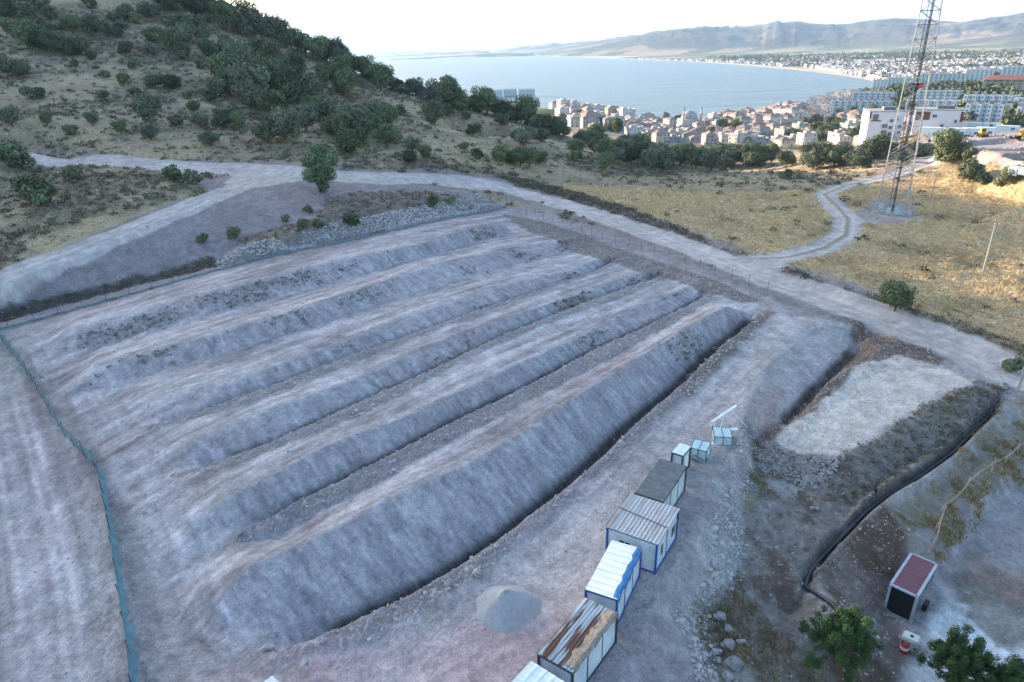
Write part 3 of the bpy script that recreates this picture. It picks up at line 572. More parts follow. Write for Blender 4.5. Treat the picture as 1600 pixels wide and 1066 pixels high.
# sea
ms = mat('sea_water', (.11, .15, .165), .35, 0, .5); N, L, b = nodes(ms)
g = N.new('ShaderNodeNewGeometry'); hgt_ = None
for sc_, st_ in ((.05, 1.0), (.012, 1.0)):
    mp = N.new('ShaderNodeMapping'); mp.inputs['Scale'].default_value = (.45, 1, 1); mp.inputs['Rotation'].default_value = (0, 0, R(15)); L.new(g.outputs['Position'], mp.inputs[0])
    n = N.new('ShaderNodeTexNoise'); n.inputs['Scale'].default_value = sc_; n.inputs['Detail'].default_value = 8; n.inputs['Roughness'].default_value = .65; L.new(mp.outputs[0], n.inputs['Vector'])
    if hgt_ is None: hgt_ = n.outputs[0]
    else:
        ad = N.new('ShaderNodeMath'); ad.operation = 'MULTIPLY_ADD'; ad.inputs[1].default_value = 3; L.new(n.outputs[0], ad.inputs[0]); L.new(hgt_, ad.inputs[2]); hgt_ = ad.outputs[0]
bp = N.new('ShaderNodeBump'); bp.inputs['Strength'].default_value = .7; bp.inputs['Distance'].default_value = 9.0; L.new(hgt_, bp.inputs['Height']); L.new(bp.outputs[0], b.inputs['Normal'])
sx = 140000.; V = []; F = []
xs_ = [-sx, -20000, -4000, -500, 1500, 5000, 20000, sx]; ys_ = [200, 1500, 4000, 10000, 30000, sx]
for b_ in ys_:
    for a_ in xs_: V.append((a_, b_, SEA))
for j in range(len(ys_)-1):
    for i in range(len(xs_)-1):
        a_ = j*len(xs_)+i; F.append((a_, a_+1, a_+1+len(xs_), a_+len(xs_)))
tag(meshobj('sea', V, F, ms), kind='structure')
# haze
bx0, bx1, by0, by1, bz0, bz1 = -141000, 141000, -3000, 141000, -175, 1400
V = [(a_, b_, c_) for a_ in (bx0, bx1) for b_ in (by0, by1) for c_ in (bz0, bz1)]
hz = meshobj('haze', V, [(0, 1, 3, 2), (4, 6, 7, 5), (0, 4, 5, 1), (2, 3, 7, 6), (0, 2, 6, 4), (1, 5, 7, 3)])
mh = bpy.data.materials.new('haze_air'); mh.use_nodes = True; N = mh.node_tree.nodes; N.remove(N['Principled BSDF'])
pv = N.new('ShaderNodeVolumePrincipled'); pv.inputs['Color'].default_value = (.42, .62, .90, 1); pv.inputs['Density'].default_value = HAZE; pv.inputs['Anisotropy'].default_value = 0
mh.node_tree.links.new(pv.outputs[0], N['Material Output'].inputs['Volume']); hz.data.materials.append(mh); tag(hz, kind='stuff')
# ---------------------------------------------------------------- scattered cover: stones, scrub, dry grass
area = (rr*rr*np.gradient(LR)[:N5].repeat(nc)*(AZ[1]-AZ[0])).astype(np.float64)
vis = (np.abs(np.tile(AZ, N5)) < R(50)) & (rr > 22) & (rr < 430)
def pick(weight, n):
    p = np.clip(weight, 0, None)*area*vis; p = p/p.sum(); i = rng.choice(x.size, n, p=p)
    j = rng.uniform(-.5, .5, (n, 2)); c = np.sqrt(area[i])
    X = x[i]+j[:, 0]*c; Y = y[i]+j[:, 1]*c
    return X, Y, G[:N5].ravel()[i], i
bmi = bmesh.new(); bmesh.ops.create_icosphere(bmi, subdivisions=1, radius=1); bmi.verts.ensure_lookup_table()
IV = np.array([v.co[:] for v in bmi.verts]); IF = np.array([[v.index for v in f.verts] for f in bmi.faces]); bmi.free()
def stones(X, Y, Zz, S, tint, name, m, sink=.3):
    n = len(X); V = IV[None]*rng.uniform(.65, 1.25, (n, len(IV), 1))*rng.uniform(.6, 1.2, (n, 1, 3))*S[:, None, None]
    V[:, :, 2] *= .75; a = rng.uniform(0, 6.28, n)[:, None]; c, s = np.cos(a), np.sin(a)
    V = np.stack([V[:, :, 0]*c-V[:, :, 1]*s+X[:, None], V[:, :, 0]*s+V[:, :, 1]*c+Y[:, None], V[:, :, 2]+(Zz+S*(.5-sink))[:, None]], -1)
    F = (IF[None]+(np.arange(n)*len(IV))[:, None, None]).reshape(-1, 3)
    return npmesh(name, V.reshape(-1, 3), F, m, smooth=False, col=np.repeat(tint, len(IV), 0))
def cards(X, Y, Zz, W_, H_, per, tint, name, m, flat=.5, leaf=.35, tj=.2):
    """low clumps: every clump is a handful of small leaf-sized faces spread through a dome"""
    n = len(X); t = rng.uniform(0, 6.283, (n, per)); rd = np.sqrt(rng.uniform(0, 1, (n, per))); h = rng.uniform(0.05, 1, (n, per))*np.sqrt(1-rd**2*.85)
    C = np.stack([X[:, None]+np.cos(t)*rd*W_[:, None]*.5, Y[:, None]+np.sin(t)*rd*W_[:, None]*.5, Zz[:, None]+h*H_[:, None]], -1)
    a = rng.normal(0, 1, (n, per, 3)); a /= np.linalg.norm(a, axis=-1, keepdims=True); b_ = rng.normal(0, 1, (n, per, 3)); b_ -= (a*b_).sum(-1, keepdims=True)*a; b_ /= np.linalg.norm(b_, axis=-1, keepdims=True)
    s = (W_[:, None, None]*leaf*rng.uniform(.6, 1.3, (n, per, 1)))*.5
    V = np.stack([C-a*s-b_*s*.7, C+a*s-b_*s*.6, C+a*s*.8+b_*s*.7, C-a*s*.7+b_*s*.8], 2).reshape(-1, 3)
    F = np.arange(n*per*4).reshape(-1, 4)
    T = (tint[:, None, :]*rng.uniform(1-tj, 1+tj, (n, per, 1))).reshape(-1, 3)
    return npmesh(name, V, F, m, smooth=False, col=np.repeat(T, 4, 0))
def cmat(name, rough=.9, sub=0):
    m = mat(name, rough=rough, spec=.15); N, L, b = nodes(m); at = N.new('ShaderNodeAttribute'); at.attribute_name = 'alb'; oi = N.new('ShaderNodeObjectInfo')
    mr = N.new('ShaderNodeMapRange'); mr.inputs[3].default_value = .75; mr.inputs[4].default_value = 1.25; L.new(oi.outputs['Random'], mr.inputs[0])
    vm = N.new('ShaderNodeVectorMath'); vm.operation = 'SCALE'; L.new(at.outputs['Color'], vm.inputs[0]); L.new(mr.outputs[0], vm.inputs['Scale']); L.new(vm.outputs[0], b.inputs['Base Color'])
    return m
MS = cmat('stone', .9); ML = cmat('leaves', .8); MGS = cmat('straw', .9)
def tints(n, base, v=.2, hue=.06):
    return np.clip(np.array(base)[None]*rng.uniform(1-v, 1+v, (n, 1))*rng.uniform(1-hue, 1+hue, (n, 3)), .01, .8)
X, Y, Zz, i = pick(scree*(1-road), 2600); tag(stones(X, Y, Zz, rng.uniform(.16, .42, 2600), tints(2600, (.33, .31, .30)), 'riprap_stones', MS), kind='stuff')
X, Y, Zz, i = pick(scr*1.0, 1300); tag(stones(X, Y, Zz, rng.gamma(2, .045, 1300)+.04, tints(1300, (.33, .30, .285)), 'slope_stones', MS), kind='stuff')
rp = zone([(1190,690),(1215,700),(1260,718),(1315,715),(1300,745),(1262,760),(1215,745),(1180,730)], .5, .6, 2)
X, Y, Zz, i = pick(rp, 900); tag(stones(X, Y, Zz, rng.uniform(.12, .32, 900), tints(900, (.33, .29, .285)), 'rubble_stones', MS), kind='stuff')
wts = berm*1.0+rubR*.9+b1u*.6+brnR*.6+low*.12+east*.25+site*.035+bank*.14+(1-sstep(0, 6, np.abs(mdd)))*.0
n_ = 32000; X, Y, Zz, i = pick(wts, n_); tag(stones(X, Y, Zz, rng.gamma(1.6, .028, n_)+.02, tints(n_, (.31, .285, .275)), 'loose_rubble', MS), kind='stuff')
X, Y, Zz, i = pick(yardr*np.clip(nz8+.2, 0, 1)+.0*x, 500); tag(stones(X, Y, Zz, rng.uniform(.2, .8, 500), tints(500, (.30, .24, .21)), 'demolition_rubble', MS), kind='stuff')
# dwarf scrub cushions on the hill
wl = (1-dirt)*(.25+hillm)*(1-.93*fld)*(rr > 85)
n_ = 14000; X, Y, Zz, i = pick(wl, n_); tc_ = tints(n_, (.125, .112, .076), .2, .06); k = rng.uniform(0, 1, n_) < .35; tc_[k] = tints(k.sum(), (.17, .145, .095), .2); k = rng.uniform(0, 1, n_) < .12; tc_[k] = tints(k.sum(), (.14, .135, .115), .15)
W_ = rng.gamma(4, .26, n_)+.4; tag(cards(X, Y, Zz, W_, W_*.40, 24, tc_, 'dwarf_scrub', ML, leaf=.22, tj=.12), kind='stuff')
n_ = 4200; X, Y, Zz, i = pick(vd*(1-road)*.45+bench*.16+ditch*.5+dark*.75+fgr*.05+low*.12, n_); tc_ = tints(n_, (.13, .108, .075), .3); k = rng.uniform(0, 1, n_) < .3; tc_[k] = tints(k.sum(), (.13, .125, .07), .25)
k = rng.uniform(0, 1, n_) < .25; tc_[k] = tints(k.sum(), (.17, .13, .08), .25); W_ = rng.uniform(.3, .8, n_)*np.clip((rr[i]/70)**.6, .8, 1.8); tag(cards(X, Y, Zz, W_, W_*.5, 18, tc_, 'weeds', ML, leaf=.16), kind='stuff')
sl = fieldz*steep*sstep(.0, .3, fbm(uu/2, vv, 4, 3, 45)+.0)*sstep(75, 90, rr)
n_ = 900; X, Y, Zz, i = pick(sl, n_); tc_ = tints(n_, (.12, .10, .075), .3); W_ = rng.uniform(.25, .7, n_); tag(cards(X, Y, Zz, W_, W_*.6, 12, tc_, 'dead_weeds', ML, leaf=.25), kind='stuff')
# dry grass blades
def blades(w_, n, hgt, wid, tint, name, rmax=260):
    X, Y, Zz, i = pick(w_*(rr < rmax), n); k = 4; a = rng.uniform(0, 6.28, (n, k)); h = hgt*rng.uniform(.5, 1.3, (n, k)); sx_ = wid*rng.uniform(.6, 1.5, (n, k))
    ox = X[:, None]+rng.normal(0, .16, (n, k)); oy = Y[:, None]+rng.normal(0, .16, (n, k)); oz = np.repeat(Zz[:, None]-.03, k, 1)
    dx, dy = np.cos(a), np.sin(a); lx, ly = rng.normal(0, .35, (n, k))*h, rng.normal(0, .35, (n, k))*h
    V = np.stack([np.stack([ox-dx*sx_, oy-dy*sx_, oz], -1), np.stack([ox+dx*sx_, oy+dy*sx_, oz], -1), np.stack([ox+lx, oy+ly, oz+h], -1)], 2).reshape(-1, 3)
    F = np.arange(n*k*3).reshape(-1, 3); T = np.repeat(tint[i] if tint.ndim == 2 and len(tint) == x.size else tint, k*3, 0)*np.repeat(rng.uniform(.75, 1.3, (n*k, 1)), 3, 0)
    tag(npmesh(name, V, F, MGS, smooth=False, col=T), kind='stuff')
blades((1-dirt)*(.3+fld)*(1-.6*vd), 42000, .42, .07, np.clip(A*1.3, 0, .65), 'dry_grass')
blades(fgr*.35*(nz1 > -.1)+.25*benchR*(nz1 > .1)+.2*low*(nz8 > .1)+bench*.5, 5000, .36, .04, np.tile(np.array([.30, .225, .11]), (x.size, 1)), 'straw_tufts', 90)

# ---------------------------------------------------------------- trees
def leafcloud(nl, lobes, seed, leaf, colr, up=.35, shell=.55):
    g = np.random.default_rng(seed); L_ = np.array(lobes); wv = L_[:, 3]**2*L_[:, 4]; wv /= wv.sum()
    k = g.choice(len(L_), nl, p=wv); d = g.normal(0, 1, (nl, 3)); d /= np.linalg.norm(d, axis=1)[:, None]; rad = g.uniform(shell**3, 1, nl)**(1/3)*g.uniform(.85, 1.12, nl)
    C = L_[k, :3]+d*rad[:, None]*np.stack([L_[k, 3], L_[k, 3], L_[k, 4]], 1)
    clump = noise(C[:, 0]*9+seed, C[:, 1]*9+C[:, 2]*7, 3)
    keep = (clump > -.62) & (C[:, 2] > .02); C, d, clump, k = C[keep], d[keep], clump[keep], k[keep]; n = len(C)
    nrm = d+g.normal(0, .55, (n, 3)); nrm[:, 2] += up; nrm /= np.linalg.norm(nrm, axis=1)[:, None]
    a = np.cross(nrm, g.normal(0, 1, (n, 3))); a /= np.linalg.norm(a, axis=1)[:, None]; b_ = np.cross(nrm, a); s = leaf*g.uniform(.6, 1.4, (n, 1))
    V = np.stack([C-a*s, C-b_*s*.55+a*s*.1, C+a*s, C+b_*s*.55-a*s*.1], 1).reshape(-1, 3); F = np.arange(n*4).reshape(-1, 4)
    T = 1.9*(np.array(colr)*.9*np.array([1.08, 1., .95])+.1*np.mean(colr))[None]*(1+.30*clump[:, None])*g.uniform(.7, 1.35, (n, 1))*g.uniform(.92, 1.08, (n, 3))*(1+.25*g.uniform(-1, 1, len(L_))[k][:, None])
    return V, F, np.repeat(np.clip(T, .01, .5), 4, 0)
def limb(V, F, p, q, r1, r2, n=6):
    p, q = np.array(p, float), np.array(q, float); d = q-p; d /= np.linalg.norm(d); a = np.cross(d, (0.3, .2, 1)); a = a/np.linalg.norm(a) if np.linalg.norm(a) > 1e-3 else np.array([1., 0, 0]); b_ = np.cross(d, a); o = len(V)
    for c, r in ((p, r1), (q, r2)):
        for k in range(n): t = 6.2832*k/n; V.append(c+r*(math.cos(t)*a+math.sin(t)*b_))
    for k in range(n): F.append((o+k, o+(k+1) % n, o+n+(k+1) % n, o+n+k))
    F.append(tuple(o+k for k in range(n))[::-1]); F.append(tuple(o+n+k for k in range(n)))
M_BARK = varied('bark', (.10, .075, .055), (.17, .14, .11), 6, bump=.4)
def crown_proto(seed, hh, col, nl, leaf, nlobes=9, spread=.30, base=.30, shell=.5):
    g = random.Random(seed); lob = [(0, 0, hh*.52, .34, hh*.40)]
    for k in range(nlobes):
        t = 6.283*k/nlobes+g.uniform(-.4, .4); rd = spread*g.uniform(.7, 1.15); r_ = g.uniform(.13, .25)
        lob.append((math.cos(t)*rd, math.sin(t)*rd, hh*g.uniform(base, .78), r_, r_*g.uniform(.7, 1.0)))
    for k in range(3): lob.append((g.uniform(-.15, .15), g.uniform(-.15, .15), hh*g.uniform(.78, .92), g.uniform(.12, .2), g.uniform(.1, .16)))
    V, F, T = leafcloud(nl, lob, seed, leaf, col, shell=shell); me = npmesh('crown', V, F, ML, smooth=False, col=T); d = me.data; bpy.data.objects.remove(me)
    V, F = [], []; pts = [(0, 0, -.03)]; top = (g.uniform(-.04, .04), g.uniform(-.04, .04), hh*.45); limb(V, F, (0, 0, -.04), (top[0]*.5, top[1]*.5, hh*.25), .035, .028); limb(V, F, (top[0]*.5, top[1]*.5, hh*.24), top, .028, .016)
    for l in lob[1:7]: limb(V, F, (top[0]*.5, top[1]*.5, hh*.25), l[:3], .016, .005)
    t = meshobj('trunk', V, F, M_BARK); td = t.data; bpy.data.objects.remove(t)
    return d, td
OAK = [crown_proto(11+k, hh, c, 4200, .030, nlobes=n_, spread=s_) for k, (hh, c, n_, s_) in enumerate([(.80, (.058, .075, .040), 9, .30), (.72, (.050, .066, .036), 10, .31), (.92, (.062, .084, .040), 8, .27), (.66, (.066, .080, .052), 11, .32), (.85, (.072, .088, .058), 9, .28)])]
BUSH = [crown_proto(31+k, hh, c, 1500, .05, nlobes=6, spread=.28, base=.15, shell=.3) for k, (hh, c) in enumerate([(.62, (.052, .070, .036)), (.55, (.085, .095, .052)), (.70, (.060, .078, .046))])]
def plant(name, proto, loc, wd, label, cat, group, rz=None, sz=1.0, trunk=True):
    e = bpy.data.objects.new(name, None); COL.objects.link(e); e.empty_display_size = .1
    e.location = loc; e.rotation_euler = (0, 0, random.uniform(0, 6.28) if rz is None else rz); e.scale = (wd, wd, wd*sz)
    for nm, me in (('crown', proto[0]), ('trunk', proto[1])):
        if nm == 'trunk' and not trunk: continue
        c = bpy.data.objects.new(nm, me); COL.objects.link(c); c.parent = e
    return tag(e, label, cat, group)
def place(lst, ox, oy, k, fn, kw=1.0, lim=440):
    for cx, cy, wpx in lst:
        px, py, wp = ox+cx/k, oy+cy/k, wpx/k
        p = P(px, py+wp*.33); q_ = py
        while math.hypot(p[0], p[1]) > lim and q_ < py+60: q_ += 3; p = P(px, q_+wp*.33)
        D = np.linalg.norm(p-np.array([0, 0, CAMH])); fn(p, px, py, wp*D/FPX*kw, wp)
K3 = 2.961
SZ = lambda w: 'large' if w > 9 else ('mid-sized' if w > 5 else 'small')
TONE = ['olive green', 'dark green', 'fresh green', 'grey green', 'silvery green']
def hilltree(zone_txt, grp, sz=1.0):
    def fn(p, px, py, wd, wp):
        k = random.randrange(5)
        if wp < 26 and random.random() < .75:
            b_ = random.randrange(3); plant('bush', BUSH[b_], p, wd*1.05, f"{'low' if wd < 4 else 'broad'} {['dark', 'yellowish', 'grey green'][b_]} bush {zone_txt}", 'bush', 'bushes '+grp, sz=random.uniform(.8, 1.15))
        else: plant('evergreen_tree', OAK[k], p, wd, f"{SZ(wd)} {TONE[k]} rounded tree {zone_txt}", 'tree', 'trees '+grp, sz=random.uniform(.82, 1.1)*sz)
    return fn
slope_b = [(140,195,110),(190,200,100),(260,215,90),(330,225,100),(380,225,90),(425,262,50),(150,50,120),(190,20,80),(235,75,70),(145,105,80),(175,125,80),(240,160,90),(290,120,60),(290,195,80),(420,20,60),(575,70,80),(525,85,50),(590,35,50),(565,115,60),(630,90,60),(690,50,100),(340,130,80),(430,140,90),(490,150,60),(540,150,60),(720,185,90),(800,195,110),(850,240,80),(845,255,60),(580,235,60),(700,235,70),(720,380,80),(800,390,80),(490,340,50),(575,370,60),(700,530,130),(95,335,80),(135,430,70),(190,440,50),(980,445,70),(940,300,60),(1040,560,110),(1110,580,80),(970,640,100),(930,560,90),(30,60,90),(60,150,80),(20,-10,100),(20,310,70),(620,300,50),(480,440,50),(350,300,40),(640,440,50),(870,440,50),(900,500,60),(430,560,60),(220,560,60),(330,600,70),(60,560,80),(560,600,70),(700,620,80),(820,560,70)]
place(slope_b, 0, 0, K3, hilltree('on the open grassy slope at top left', 'on the open slope'))
thick = [(770,20,120),(810,30,80),(850,150,110),(830,100,100),(900,120,100),(870,180,90),(940,180,80),(960,85,50),(920,20,160),(980,40,120),(1040,60,90),(1060,110,130),(1120,110,140),(1180,130,150),(1240,150,140),(1300,170,150),(1350,190,120),(1410,210,110),(1250,250,140),(1190,260,130),(1120,270,130),(1060,240,110),(1000,250,100),(960,230,80),(1200,310,120),(1150,330,120),(1060,370,180),(1020,410,110),(1170,430,180),(1250,400,170),(1330,420,180),(1400,440,160),(1450,400,130),(1380,330,120),(1310,330,120),(1280,500,160),(1220,460,140),(1320,590,180),(1240,610,140),(1420,560,150),(1480,520,130),(1540,520,120),(1560,600,150),(1480,250,120),(1530,250,120),(1580,240,100),(1560,340,120),(1590,400,100),(1500,350,90)]
place(thick, 0, 0, K3, hilltree('in the thicket climbing the hill to the skyline', 'in the hillside thicket'))
ridge = [(30,560,150),(110,590,170),(60,660,160),(180,560,140),(220,640,120),(230,560,110),(40,410,120),(20,330,110),(70,310,90),(110,290,110),(195,380,130),(170,330,100),(240,340,90),(280,350,70),(340,390,100),(380,420,80),(490,400,170),(430,380,90),(440,530,130),(500,510,80),(525,470,150),(570,500,100),(620,440,90),(685,490,140),(760,480,110),(820,510,120),(870,520,130),(750,550,80),(940,540,100),(1000,550,130),(1040,560,80),(285,510,60),(260,640,60),(590,540,50),(925,462,40),(790,462,50),(880,467,50),(0,250,110),(30,280,100),(140,310,90),(210,330,80),(300,375,70),(650,470,80),(720,470,80),(840,480,80),(905,505,80),(970,520,80)]
place(ridge, 530, 0, K3, hilltree('along the ridge above the bay', 'along the ridge'))
mid_ = [(325,730,80),(340,670,90),(400,720,80),(640,710,70),(740,730,100),(790,725,100),(840,735,100),(880,740,90),(925,730,90),(810,630,50),(870,620,120),(930,630,80),(620,600,80),(580,670,60),(850,650,90)]
place(mid_, 530, 0, K3, hilltree('on the dry slope above the gravel road bend', 'above the road bend'))
belt = [(1100,690,100),(1130,640,110),(1000,600,70),(1180,620,120),(1220,650,100),(1250,615,80),(1220,700,100),(1230,750,100),(1300,690,120),(1310,640,90),(1370,680,120),(1400,630,110),(1430,700,110),(1450,740,120),(1500,740,130),(1480,670,120),(1530,660,110),(1580,730,110),(1590,680,80),(1100,720,70),(1180,680,90),(1270,720,100),(1350,720,100),(1350,640,90),(1450,650,90)]
place(belt, 530, 0, K3, hilltree('in the left half of the tree belt behind the field', 'in the tree belt, left half'))
belt2 = [(30,700,130),(100,690,110),(80,740,120),(150,750,130),(210,750,100),(180,690,120),(260,720,110),(340,700,120),(340,740,110),(400,690,100),(430,690,90),(60,670,90),(140,680,90),(230,690,90),(300,700,90),(380,680,80),(500,740,90),(620,740,120),(600,710,80),(660,720,100),(720,735,100),(800,740,90),(730,690,70),(760,700,90),(860,700,110),(900,690,120),(850,750,90),(920,670,90),(960,680,90),(1080,700,80),(1110,700,70),(1145,695,70),(1030,730,70),(1060,720,60)]
place(belt2, 1060, 0, K3, hilltree('in the tree belt left of and behind the lattice tower', 'in the tree belt by the tower'))
place([(1210,720,70),(1280,720,90),(1340,720,60),(1350,755,50),(1250,730,60)], 1060, 0, K3, hilltree('at the foot of the lone tree by the works yard', 'beside the works yard'))
place([(1345,810,100),(1400,830,70),(1520,830,90),(1480,845,50),(1380,800,60)], 1060, 0, K3, hilltree('in the golden grass below the works yard', 'below the works yard'))
def single(px, py, wpx, name, proto, label, cat, sz=1.0, rz=None, kw=1):
    p = P(px, py); D = np.linalg.norm(p-np.array([0, 0, CAMH])); return plant(name, proto, p, wpx*D/FPX*kw, label, cat, None, sz=sz, rz=rz)
TALL = crown_proto(51, 1.25, (.062, .085, .045), 9000, .026, nlobes=12, spread=.30, base=.30)
single(1478, 247, 42, 'evergreen_tree', OAK[2], 'tall sunlit tree standing alone in front of the white site cabins', 'tree', sz=1.0)
single(505, 300, 56, 'evergreen_tree', TALL, 'tall leafy tree standing alone where the two gravel roads meet', 'tree', sz=1.02, rz=1.2)
single(1398, 486, 50, 'evergreen_tree', crown_proto(52, .82, (.055, .070, .030), 6000, .028), 'round dark bush-like tree alone in dry grass beside the gravel road', 'tree')
single(1230, 279, 20, 'bush', BUSH[0], 'round sunlit bush alone in the field before the tree belt', 'bush')
for px, py, wp, b_, lb in ((550,354,34,0,'round dark bush behind the fence near the middle of the rubble bench'), (677,323,26,0,'dark green bush near the top of the riprap by the road'), (706,318,16,2,'small bush beside the upper roadside edge above the riprap'), (366,372,28,1,'fresh green bush halfway down the pale earth bank'), (482,333,18,2,'small bush high on the bank just below the lone tree'), (446,347,16,2,'narrow shrub on the bank left of the dark double bush'), (474,358,26,1,'yellowish double bush on the bank above the riprap'), (497,356,20,2,'grey green bush next to the yellowish double bush'), (317,380,20,2,'leftmost small shrub on the pale earth bank'), (506,300,22,2,'low bush growing at the foot of the lone tree'),
        (62,318,56,0,'wide dark bush in the grass inside the left road fork'), (28,264,50,0,'dark bush beside the upper road at the left edge'), (272,284,34,0,'dark bush at the tip of the grass inside the road fork'), (300,288,30,2,'low spreading bush right at the pointed end of the road fork'), (115,283,34,1,'yellowish cushion shrub in the road fork grass'), (1540,640,24,2,'scrubby bush on the verge by the right edge'), (1592,634,30,2,'scrubby green bush on the verge beside the utility pole')):
    if px == 1540: continue
    if px == 1592: px, py = 1580, 582
    single(px, py, wp, 'bush', BUSH[b_], lb, 'bush')
# two big leafy trees below the camera at lower right: branching sprays
def bigtree(name, px, py, zb, h, wd, seed, label, tilt=0):
    g = random.Random(seed); base = atz(px, py, zb); e = bpy.data.objects.new(name, None); COL.objects.link(e); e.location = base; tag(e, label, 'tree')
    V, F = [], []; lob = []; tips = []
    limb(V, F, (0, 0, -.3), (.1, 0, h*.35), .16, .11, 8); limb(V, F, (.1, 0, h*.34), (.05, .1, h*.75), .11, .05, 8)
    for k in range(44):
        t = 2.4*k+g.uniform(-.3, .3); z0 = h*(.2+.65*k/44); rd = wd*.5*g.uniform(.5, 1.1)*(1.1-.65*k/44); q = np.array([math.cos(t)*rd, math.sin(t)*rd, z0+g.uniform(.3, 1.3)]); limb(V, F, (.08, .05, z0), q, .05, .012, 5)
        for s in (.55, .8, 1.0):
            c = np.array([.08, .05, z0])*(1-s)+q*s+np.array([g.uniform(-.3, .3), g.uniform(-.3, .3), g.uniform(-.1, .3)]); r_ = g.uniform(.18, .42); lob.append((*c, r_, r_*g.uniform(.9, 1.6)))
    for k in range(5): lob.append((g.uniform(-.4, .4), g.uniform(-.4, .4), h*g.uniform(.78, 1.0), g.uniform(.25, .45), .5))
    Vl, Fl, T = leafcloud(36000, lob, seed, .060, (.024, .050, .015), up=.5, shell=.2)
    meshobj('trunk', V, F, M_BARK, e); npmesh('crown', Vl, Fl, ML, e, smooth=False, col=T); return e
bigtree('leafy_tree', 1305, 1050, -4.3, 5.2, 5.4, 5, 'bright green leafy tree at the end of the pipe trench')
bigtree('leafy_tree', 1490, 1082, -5.8, 4.2, 5.0, 8, 'leafy green tree below the white water tank and drum')
bigtree('leafy_tree', 1575, 1110, -5.8, 4.0, 3.6, 9, 'leafy green tree cut by the bottom right corner')
# ---------------------------------------------------------------- near objects
class MB:
    def __init__(s): s.V = []; s.F = []; s.I = []
    def quad(s, pts, mi=0):
        o = len(s.V); s.V += [tuple(map(float, p)) for p in pts]; s.F.append(tuple(range(o, o+len(pts)))); s.I.append(mi); return s
    def box(s, x0, y0, z0, x1, y1, z1, mi=0, T=None):
        o = len(s.V); c = [(x0,y0,z0),(x1,y0,z0),(x1,y1,z0),(x0,y1,z0),(x0,y0,z1),(x1,y0,z1),(x1,y1,z1),(x0,y1,z1)]
        if T is not None: c = [tuple(T @ Vector(p)) for p in c]
        s.V += c
        for f in ((0,3,2,1),(4,5,6,7),(0,1,5,4),(1,2,6,5),(2,3,7,6),(3,0,4,7)): s.F.append(tuple(o+i for i in f)); s.I.append(mi)
        return s
    def tube(s, p, q, r, r2=None, n=6, mi=0, cap=True):
        p, q = np.array(p, float), np.array(q, float); d = q-p; d = d/(np.linalg.norm(d)+1e-9); a = np.cross(d, (0, 0, 1.) if abs(d[2]) < .9 else (1., 0, 0)); a /= np.linalg.norm(a); b_ = np.cross(d, a); o = len(s.V)
        for c, r_ in ((p, r), (q, r if r2 is None else r2)):
            for k in range(n): t = 6.28318*k/n; s.V.append(tuple(c+r_*(math.cos(t)*a+math.sin(t)*b_)))
        for k in range(n): s.F.append((o+k, o+(k+1) % n, o+n+(k+1) % n, o+n+k)); s.I.append(mi)
        if cap: s.F.append(tuple(o+k for k in range(n))[::-1]); s.F.append(tuple(o+n+k for k in range(n))); s.I += [mi, mi]
        return s
    def lathe(s, prof, n=20, mi=0, c=(0, 0, 0)):
        o = len(s.V)
        for r, z in prof:
            for k in range(n): t = 6.28318*k/n; s.V.append((c[0]+r*math.cos(t), c[1]+r*math.sin(t), c[2]+z))
        for j in range(len(prof)-1):
            for k in range(n): s.F.append((o+j*n+k, o+j*n+(k+1) % n, o+(j+1)*n+(k+1) % n, o+(j+1)*n+k)); s.I.append(mi)
        return s
    def build(s, name, m, parent=None, smooth=False):
        o = meshobj(name, s.V, s.F, m, parent, smooth)
        if isinstance(m, (list, tuple)): o.data.polygons.foreach_set('material_index', s.I)
        return o
def empty(name, loc, rz=0, label=None, cat=None, group=None):
    e = bpy.data.objects.new(name, None); COL.objects.link(e); e.location = loc; e.rotation_euler = (0, 0, rz); e.empty_display_size = .2; return tag(e, label, cat, group)
M_WALL = varied('white_panel', (.62, .66, .68), (.46, .51, .55), 1.2, .6, bump=.05, detail=8); M_BLUE = varied('blue_frame', (.03, .10, .36), (.025, .06, .2), 4, .55); M_DK = varied('dark_frame', (.035, .04, .055), (.08, .07, .07), 3, .6)
M_GLASS = mat('dark_glass', (.02, .025, .03), .12, 0, .5); M_WHITE = varied('white_paint', (.74, .77, .76), (.60, .66, .66), 3, .5)
M_ZINC = varied('zinc_sheet', (.42, .43, .44), (.27, .23, .21), 1.3, .6, .15, stretch=(3, .25, 1), lo=.45, hi=.75); M_GREYR = varied('grey_sheet', (.17, .185, .19), (.11, .12, .13), 2, .6)
M_RUST = varied('rusty_sheet', (.38, .43, .46), (.15, .075, .05), .9, .7, .1, stretch=(2.6, .28, 1), lo=.47, hi=.56, detail=9); M_LIGHTR = varied('pale_roof_sheet', (.70, .76, .77), (.50, .54, .52), 1.5, .5, stretch=(.4, 3, 1), lo=.4, hi=.8)
M_TARP = mat('blue_tarp', (.02, .14, .34), .45, 0, .4); M_CLOTH = varied('tan_cloth', (.36, .29, .22), (.22, .18, .14), 4, .9, bump=.5)
M_TANK = varied('pale_steel', (.50, .66, .66), (.38, .50, .52), 2, .5, .1); M_CONC = varied('concrete', (.38, .37, .35), (.27, .26, .25), 3, .9, bump=.2); M_STEEL = varied('galvanised_steel', (.38, .39, .40), (.27, .265, .26), 5, .6, .3)
M_REDP = mat('red_paint', (.50, .03, .03), .5); M_YEL = varied('yellow_paint', (.60, .34, .03), (.45, .24, .02), 3, .5); M_ORG = varied('orange_paint', (.55, .15, .03), (.4, .1, .03), 3, .5); M_BLK = mat('black_plastic', (.015, .017, .02), .45, 0, .5); M_RUB = mat('rubber', (.02, .02, .02), .9)
M_WOOD = varied('grey_wood', (.36, .31, .24), (.22, .18, .14), 4, .9, stretch=(1, 1, .2), bump=.3)
